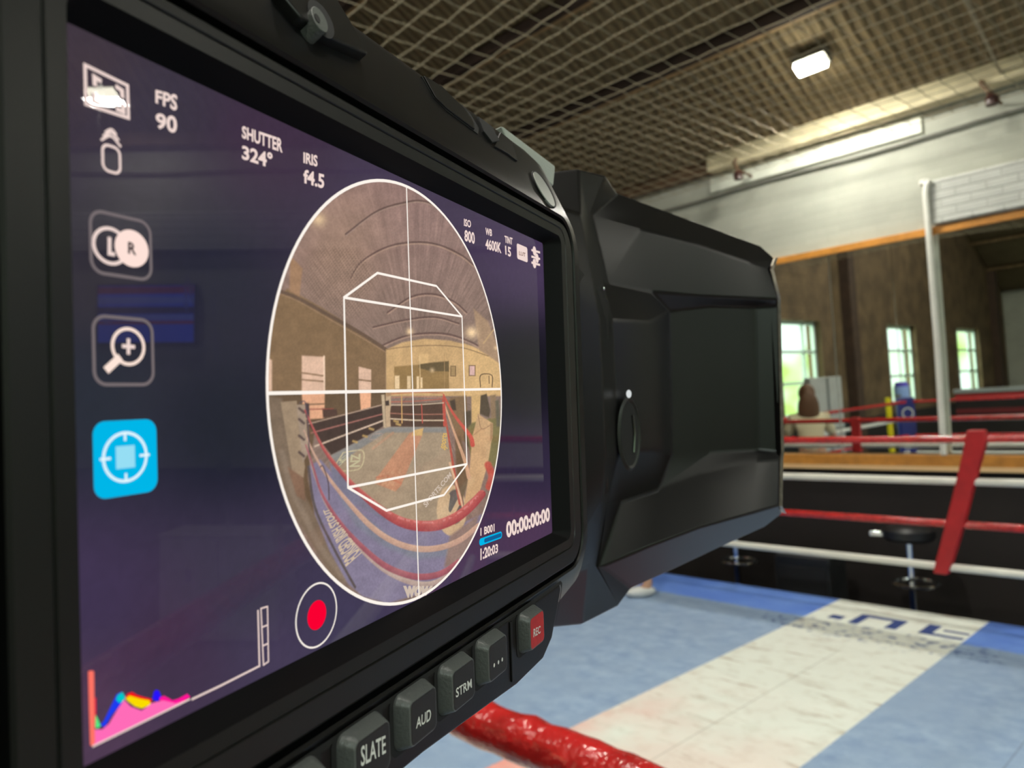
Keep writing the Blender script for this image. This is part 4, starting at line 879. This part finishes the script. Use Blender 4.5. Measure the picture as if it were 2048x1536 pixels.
    stroke(c4((240, 440), (290, 560), (360, 680), (470, 820), (600, 960), (720, 1045), (850, 1088), (980, 1085), (1100, 1040), (1200, 960)), [2.5, 4, 6, 8, 11, 12, 12.5, 12, 11, 9], (196, 156, 132), (170, 134, 118))
    stroke(c4((245, 330), (300, 450), (360, 560), (470, 700), (570, 800), (680, 890), (780, 945), (880, 965), (980, 958), (1080, 915), (1160, 850), (1215, 790)), [3, 4, 6, 9, 13, 17, 20, 21.5, 21.5, 20, 18, 16], (186, 88, 82), (140, 52, 56), soft=1)
    m, o = stroke_mask(px, py, c4((600, 812), (700, 888), (800, 932), (900, 946), (1000, 936), (1100, 886), (1190, 805)), 3.5, 1.5); m = m*(vnoise(px, py, 6, 4) > .42); C[:] = C*(1-.5*m[:, None])+np.array([226, 150, 146.])*.5*m[:, None]
    stroke(c4((330, 640), (345, 640), (372, 720), (378, 820)), 2, (60, 48, 50)); stroke(c4((215, 290), (248, 290), (262, 420), (270, 560)), 2, (72, 60, 70))
    # lamps
    for x_, y_, s_, a_ in ((322, 272, 26, .8), (820, 886, 13, .9), (1160, 892, 22, 1.0), (1292, 975, 8, .7), (943, 1098, 9, .7)):
        X_, Y_ = c3((x_, y_))[0]; g_ = np.exp(-((px-X_)**2+(py-Y_)**2)/(2*(s_/2.742)**2))[:, None]*a_; C[:] = C*(1-g_)+np.array([240, 206, 156.])*g_
    C[:] *= (.94+.12*vnoise(px, py, 2.3, 11))[:, None]; C[:] *= (.95+.10*vnoise(px, py, 14, 12))[:, None]
    C = 255*np.clip(C/255, 0, 1)**.80; C *= np.array([1.02, .99, .97]); return C
CXm, CYm, CR = -.2, -.29, 30.75
prev = grid_mesh('preview_picture', CXm-31.1, CXm+31.1, CYm-31.1, CYm+31.1, 520, 520, .03, picture, screen_mat('preview_pixels', .97), disp, lambda x, y: (x-CXm)**2+(y-CYm)**2 < CR**2)

G_white = glow('white_overlay', (255, 246, 236), 1.0); G_pink = glow('pinkish_overlay', (246, 222, 214), .95); G_grey = glow('grey_overlay', (118, 108, 110), 1.0)
G_cyan = glow('cyan_tile', (0, 182, 232), 1.0); G_red = glow('record_red', (250, 0, 50), 1.0)
def flat(mb, name, m, w=0.): return mb.build(name, m, disp)
def line_px(mb, pts, wd, w=.06, closed=False):   # flat line of width wd (mm) through measured points
    P = [Vector(on_screen(x, y, w)) for x, y in pts]; return line_mm(mb, P, wd, closed)
def line_mm(mb, P, wd, closed=False):
    n = len(P); L = []
    for i in range(n):
        a = P[(i-1) % n] if closed or i > 0 else P[i]; c = P[(i+1) % n] if closed or i < n-1 else P[i]
        d1 = (P[i]-a); d2 = (c-P[i]); d1 = d1.normalized() if d1.length > 1e-6 else d2.normalized(); d2 = d2.normalized() if d2.length > 1e-6 else d1
        nn = Vector((-(d1+d2).y, (d1+d2).x, 0)).normalized(); k = wd/2/max(.35, abs(nn.dot(Vector((-d1.y, d1.x, 0)))))
        L += [tuple(P[i]+nn*k), tuple(P[i]-nn*k)]
    fs = [(2*i, 2*i+1, 2*((i+1) % n)+1, 2*((i+1) % n)) for i in range(n if closed else n-1)]
    mb.add(L, fs); return mb
def poly_px(mb, pts, w=.06): mb.add([on_screen(x, y, w) for x, y in pts], [tuple(range(len(pts)))]); return mb
def circ(mb, c, rx, wd, w=.06, a0=0, a1=360, n=64, ry=None):
    ry = ry or rx; full = abs(a1-a0) >= 360; A = [math.radians(a0+(a1-a0)*i/n) for i in range(n+(0 if full else 1))]
    return line_mm(mb, [Vector((c[0]+rx*math.cos(a), c[1]+ry*math.sin(a), w)) for a in A], wd, full)
def disc(mb, c, r_, w=.06, n=40, ry=None): mb.add([(c[0]+r_*math.cos(2*math.pi*i/n), c[1]+(ry or r_)*math.sin(2*math.pi*i/n), w) for i in range(n)], [tuple(range(n))]); return mb
def rr_px(tl, tr, br, bl, rad, w):                 # rounded box through four measured corners
    A = [Vector(on_screen(x, y, w)) for x, y in (tr, tl, bl, br)]; x0 = (A[1].x+A[2].x)/2; x1 = (A[0].x+A[3].x)/2; y1 = (A[0].y+A[1].y)/2; y0 = (A[2].y+A[3].y)/2
    return ring_pts(x0, x1, y0, y1, rad, w, 6)
# overlay: circle, crosshair, cage
o_ = MB(); circ(o_, (CXm, CYm), 30.6, .42, .08, n=120); flat(o_, 'image_circle_line', G_white)
o_ = MB(); line_px(o_, [(813, 373), (838, 1194)], .26, .08); line_px(o_, [(535, 786.5), (1001, 778)], .42, .085); flat(o_, 'crosshair', G_white)
cage = [(755, 546), (873, 572), (924, 633), (934, 928), (888, 990), (773, 1021), (696, 975), (688, 595)]
o_ = MB(); line_px(o_, cage, .34, .09, True); line_px(o_, [(688, 595), (924, 633)], .34, .092); line_px(o_, [(696, 975), (934, 928)], .34, .092); flat(o_, 'frame_cage', G_white)
# readouts
def label(name, txt, q, m=G_pink, wt=.03, w=.06): o = put_text(MB(), txt, q, w, wt).build(name, m, disp); return o
label('readout', 'FPS', [(311, 179), (355, 190), (354, 223), (311, 206)]); label('readout', '90', [(311, 225), (354, 233), (354, 269), (312, 256)])
label('readout', 'SHUTTER', [(484, 251), (565, 278), (565, 306), (484, 276)]); label('readout', '324\u00b0', [(484, 289), (545, 306), (545, 338), (484, 318)])
label('readout', 'IRIS', [(607, 304), (635, 311), (635, 334), (607, 326)]); label('readout', 'f4.5', [(607, 338), (649, 349), (648, 378), (607, 366)])
label('readout', 'ISO', [(928, 437), (942, 441), (942, 456), (928, 452)]); label('readout', '800', [(929, 459), (949, 465), (950, 489), (929, 482)])
label('readout', 'WB', [(971, 455), (984, 459), (984, 473), (971, 469)]); label('readout', '4600K', [(971, 477), (1002, 485), (1003, 507), (971, 498)])
label('readout', 'TINT', [(1009, 471), (1025, 476), (1025, 490), (1010, 485)]); label('readout', '15', [(1010, 491), (1022, 495), (1022, 515), (1011, 509)])
label('readout', '00:00:00:00', [(1012, 1044), (1099, 1014), (1100, 1042), (1013, 1077)], wt=.04)
label('readout', '1 B001', [(961, 1056), (989, 1047), (989, 1063), (961, 1072)], wt=.03); label('readout', '1:20:03', [(961, 1097), (996, 1087), (996, 1105), (961, 1121)], wt=.03)
a_ = rr_px((1034, 487), (1055, 495), (1055, 525), (1034, 517), .5, .06); flat(MB().add(a_, [tuple(range(28))]), 'lookup_table_icon', G_pink)
label('icon_lettering', 'LUT', [(1038, 502), (1051, 506), (1051, 514), (1038, 510)], glow('dim_ink', (150, 120, 110), 1), w=.075)
o_ = MB()
for y_ in (0, 13, 25): line_px(o_, [(1063, 500+y_), (1080, 505+y_)], .45); c_ = on_screen(1069 if y_ != 13 else 1074, 502+y_ if y_ != 13 else 516.5, .06); disc(o_, c_, .95, .062, 16, 1.0)
flat(o_, 'slider_icon', G_pink)
# card gauge
g0, g1 = Vector(on_screen(962, 1084, .06)), Vector(on_screen(1001, 1070, .06))
def pill(mb, a, b_, r_, w): 
    dd = (b_-a).normalized(); nn = Vector((-dd.y, dd.x, 0)); pts = []
    for i in range(11): t_ = -math.pi/2+math.pi*i/10; pts.append(b_+dd*(r_*math.cos(t_))+nn*(r_*math.sin(t_)))
    for i in range(11): t_ = math.pi/2+math.pi*i/10; pts.append(a+dd*(r_*math.cos(t_))+nn*(r_*math.sin(t_)))
    mb.add([(p.x, p.y, w) for p in pts], [tuple(range(22))]); return mb
pill(MB(), g0, g1, .62, .06).build('card_gauge', G_cyan, disp); pill(MB(), g0+(g1-g0)*.2, g1, .36, .075).build('card_gauge_track', glow('gauge_dark', (20, 96, 150), 1), disp)
# left column icons
o_ = MB(); line_px(o_, [(170, 130), (255, 171), (257, 236), (172, 208)], .3, .06, True); line_px(o_, [(190, 172), (189, 154), (203, 163)], .4, .06); line_px(o_, [(231, 172), (244, 181), (245, 196)], .4, .06); line_px(o_, [(232, 217), (247, 224), (246, 208)], .4, .06); line_px(o_, [(188, 186), (188, 202), (202, 208)], .35, .06); flat(o_, 'frame_guide_icon', G_pink)
o_ = MB(); line_mm(o_, [Vector(p) for p in rr_px((205, 291), (240, 294), (240, 347), (206, 341), .6, .06)], .24, True)
for k_, (a, b_, c) in enumerate((((202, 280), (222, 272), (242, 294)), ((206, 272), (223, 265), (238, 281)), ((210, 265), (223, 259), (233, 270)))): line_px(o_, smooth_line([a, b_, c], 6), .22, .06)
flat(o_, 'remote_icon', G_pink)
o_ = MB(); line_mm(o_, [Vector(p) for p in rr_px((181, 417), (301, 448), (302, 566), (182, 538), 1.15, .06)], .3, True); flat(o_, 'icon_box', G_grey)
c_ = on_screen(221, 492, .06); o_ = MB(); circ(o_, c_, 1.62, .32, .06, n=40, ry=1.55); flat(o_, 'left_eye_icon', G_pink); 
c_ = on_screen(264, 497, .07); o_ = MB(); disc(o_, c_, 1.75, .07, 40, 1.7); flat(o_, 'right_eye_icon', glow('pink_disc', (255, 226, 216), 1))
o_ = MB(); line_px(o_, [(219, 474), (219, 507), (230, 509)], .36, .068); flat(o_, 'icon_lettering', G_pink)
label('icon_lettering', 'R', [(256, 483), (272, 487), (273, 511), (256, 507)], glow('icon_ink', (44, 32, 40), 1), .03, .08)
o_ = MB(); line_mm(o_, [Vector(p) for p in rr_px((187, 630), (305, 642), (306, 774), (188, 764), 1.15, .06)], .3, True); flat(o_, 'icon_box', G_grey)
c_ = on_screen(257, 693, .07); o_ = MB(); circ(o_, c_, 1.6, .3, .07, n=40); line_px(o_, [(241, 714), (212, 741)], .72, .065); flat(o_, 'magnifier_icon', glow('magnifier_pink', (255, 230, 216), 1))
o_ = MB(); line_px(o_, [(257, 677), (257, 709)], .34, .07); line_px(o_, [(244, 692), (270, 694)], .34, .071); flat(o_, 'plus_icon', G_pink)
a_ = rr_px((186, 843), (313, 838), (315, 988), (187, 994), 1.15, .06); t_ile = flat(MB().add(a_, [tuple(range(28))]), 'target_tile', G_cyan)
c_ = on_screen(251, 914, .07); cw = glow('tile_white', (228, 248, 255), 1.0); o_ = MB(); circ(o_, c_, 2.15, .27, .075, n=48)
for a in range(4):
    ca, sa = math.cos(a*math.pi/2), math.sin(a*math.pi/2); line_mm(o_, [Vector((c_[0]+ca*1.45, c_[1]+sa*1.45, .077)), Vector((c_[0]+ca*(2.1 if a % 2 else 2.5), c_[1]+sa*(2.1 if a % 2 else 2.5), .077))], .24)
flat(o_, 'target_icon', cw); flat(MB().add([(c_[0]-.95, c_[1]-1.0, .08), (c_[0]+.95, c_[1]-1.0, .08), (c_[0]+.95, c_[1]+1.0, .08), (c_[0]-.95, c_[1]+1.0, .08)], [(0, 1, 2, 3)]), 'target_square', glow('pale_cyan', (150, 222, 244), 1))
# record button
c_ = on_screen(634, 1230, .06); o_ = MB(); circ(o_, c_, 3.72, .2, .06, n=60); flat(o_, 'record_ring', G_white); o_ = MB(); disc(o_, c_, 1.72, .06); flat(o_, 'record_dot', G_red)
# level meter and histogram
o_ = MB(); line_px(o_, [(516, 1220), (519, 1332), (440, 1372), (383, 1399)], .2, .06); line_px(o_, [(522, 1217), (535, 1213), (537, 1323), (527, 1330)], .16, .06, True); line_px(o_, [(523, 1255), (535, 1250)], .16, .062); line_px(o_, [(525, 1292), (536, 1287)], .16, .062); flat(o_, 'level_meter', G_pink)
def hp_(x, y): return (150+x/5.851, 1300+y/5.851)
def hist(pts, c, w, name='histogram'): poly_px(MB(), [hp_(*p) for p in pts], w).build(name, glow('histogram_tint', c, 1), disp)
hist([(290, 880), (340, 830), (440, 620), (490, 520), (550, 490), (590, 560), (560, 610), (430, 760), (350, 900)], (30, 60, 240), .060)
hist([(480, 580), (500, 530), (555, 492), (592, 560), (560, 600), (520, 620)], (0, 200, 200), .064)
hist([(585, 560), (620, 510), (670, 492), (720, 525), (800, 550), (900, 575), (880, 640), (790, 650), (650, 600)], (250, 20, 20), .060)
hist([(590, 570), (640, 535), (760, 570), (870, 590), (890, 640), (780, 685), (700, 660), (620, 600)], (250, 220, 0), .064)
hist([(905, 575), (925, 490), (950, 465), (985, 480), (1015, 560), (960, 600)], (40, 20, 250), .060)
hist([(990, 560), (1040, 535), (1090, 560), (1140, 590), (1210, 570), (1315, 512), (1350, 550), (1200, 640), (1000, 640)], (255, 20, 150), .062)
hist([(240, 760), (265, 800), (300, 890), (260, 920), (238, 900)], (90, 230, 130), .062)
hist([(228, 560), (246, 560), (246, 800), (232, 880)], (235, 20, 60), .061)
hist([(205, 1125), (235, 930), (320, 930), (400, 860), (500, 690), (575, 580), (650, 660), (780, 710), (900, 620), (1030, 590), (1120, 610), (1180, 625), (1345, 570)], (255, 108, 184), .066)
hist([(155, 250), (195, 240), (222, 250), (228, 700), (236, 1080), (205, 1130), (178, 1110), (165, 700)], (255, 116, 100), .070)
o_ = MB(); line_px(o_, [hp_(205, 1130), hp_(1345, 575)], .16, .074); flat(o_, 'histogram_baseline', G_pink)
# lettering inside the preview picture
G_tan = glow('preview_tan_ink', (206, 184, 160), 1); G_yel = glow('preview_yellow_ink', (214, 176, 106), 1); G_cream = glow('preview_cream_ink', (206, 188, 172), 1)
def ptxt(txt, q, m, wt=.03):
    o = put_text(MB(), txt, c4(*q), .055, wt).build('preview_lettering', m, disp)
ptxt('DA', [(486, 565), (486, 596), (432, 640), (436, 600)][0:4], glow('logo_ink', (196, 186, 150), 1)); ptxt('ZN', [(552, 566), (548, 640), (490, 642), (500, 572)], D.materials['logo_ink'])
ptxt('FORGED IRISH STOUT', [(470, 1190), (345, 880), (375, 870), (560, 1110)], G_tan)
ptxt('sports', [(985, 530), (1000, 455), (1034, 455), (1028, 560)], G_yel); ptxt('SPORTS.COM', [(893, 842), (1040, 668), (1052, 690), (910, 866)], G_cream)
ptxt('wow', [(785, 1292), (950, 1292), (925, 1345), (795, 1362)], G_cream, .05)
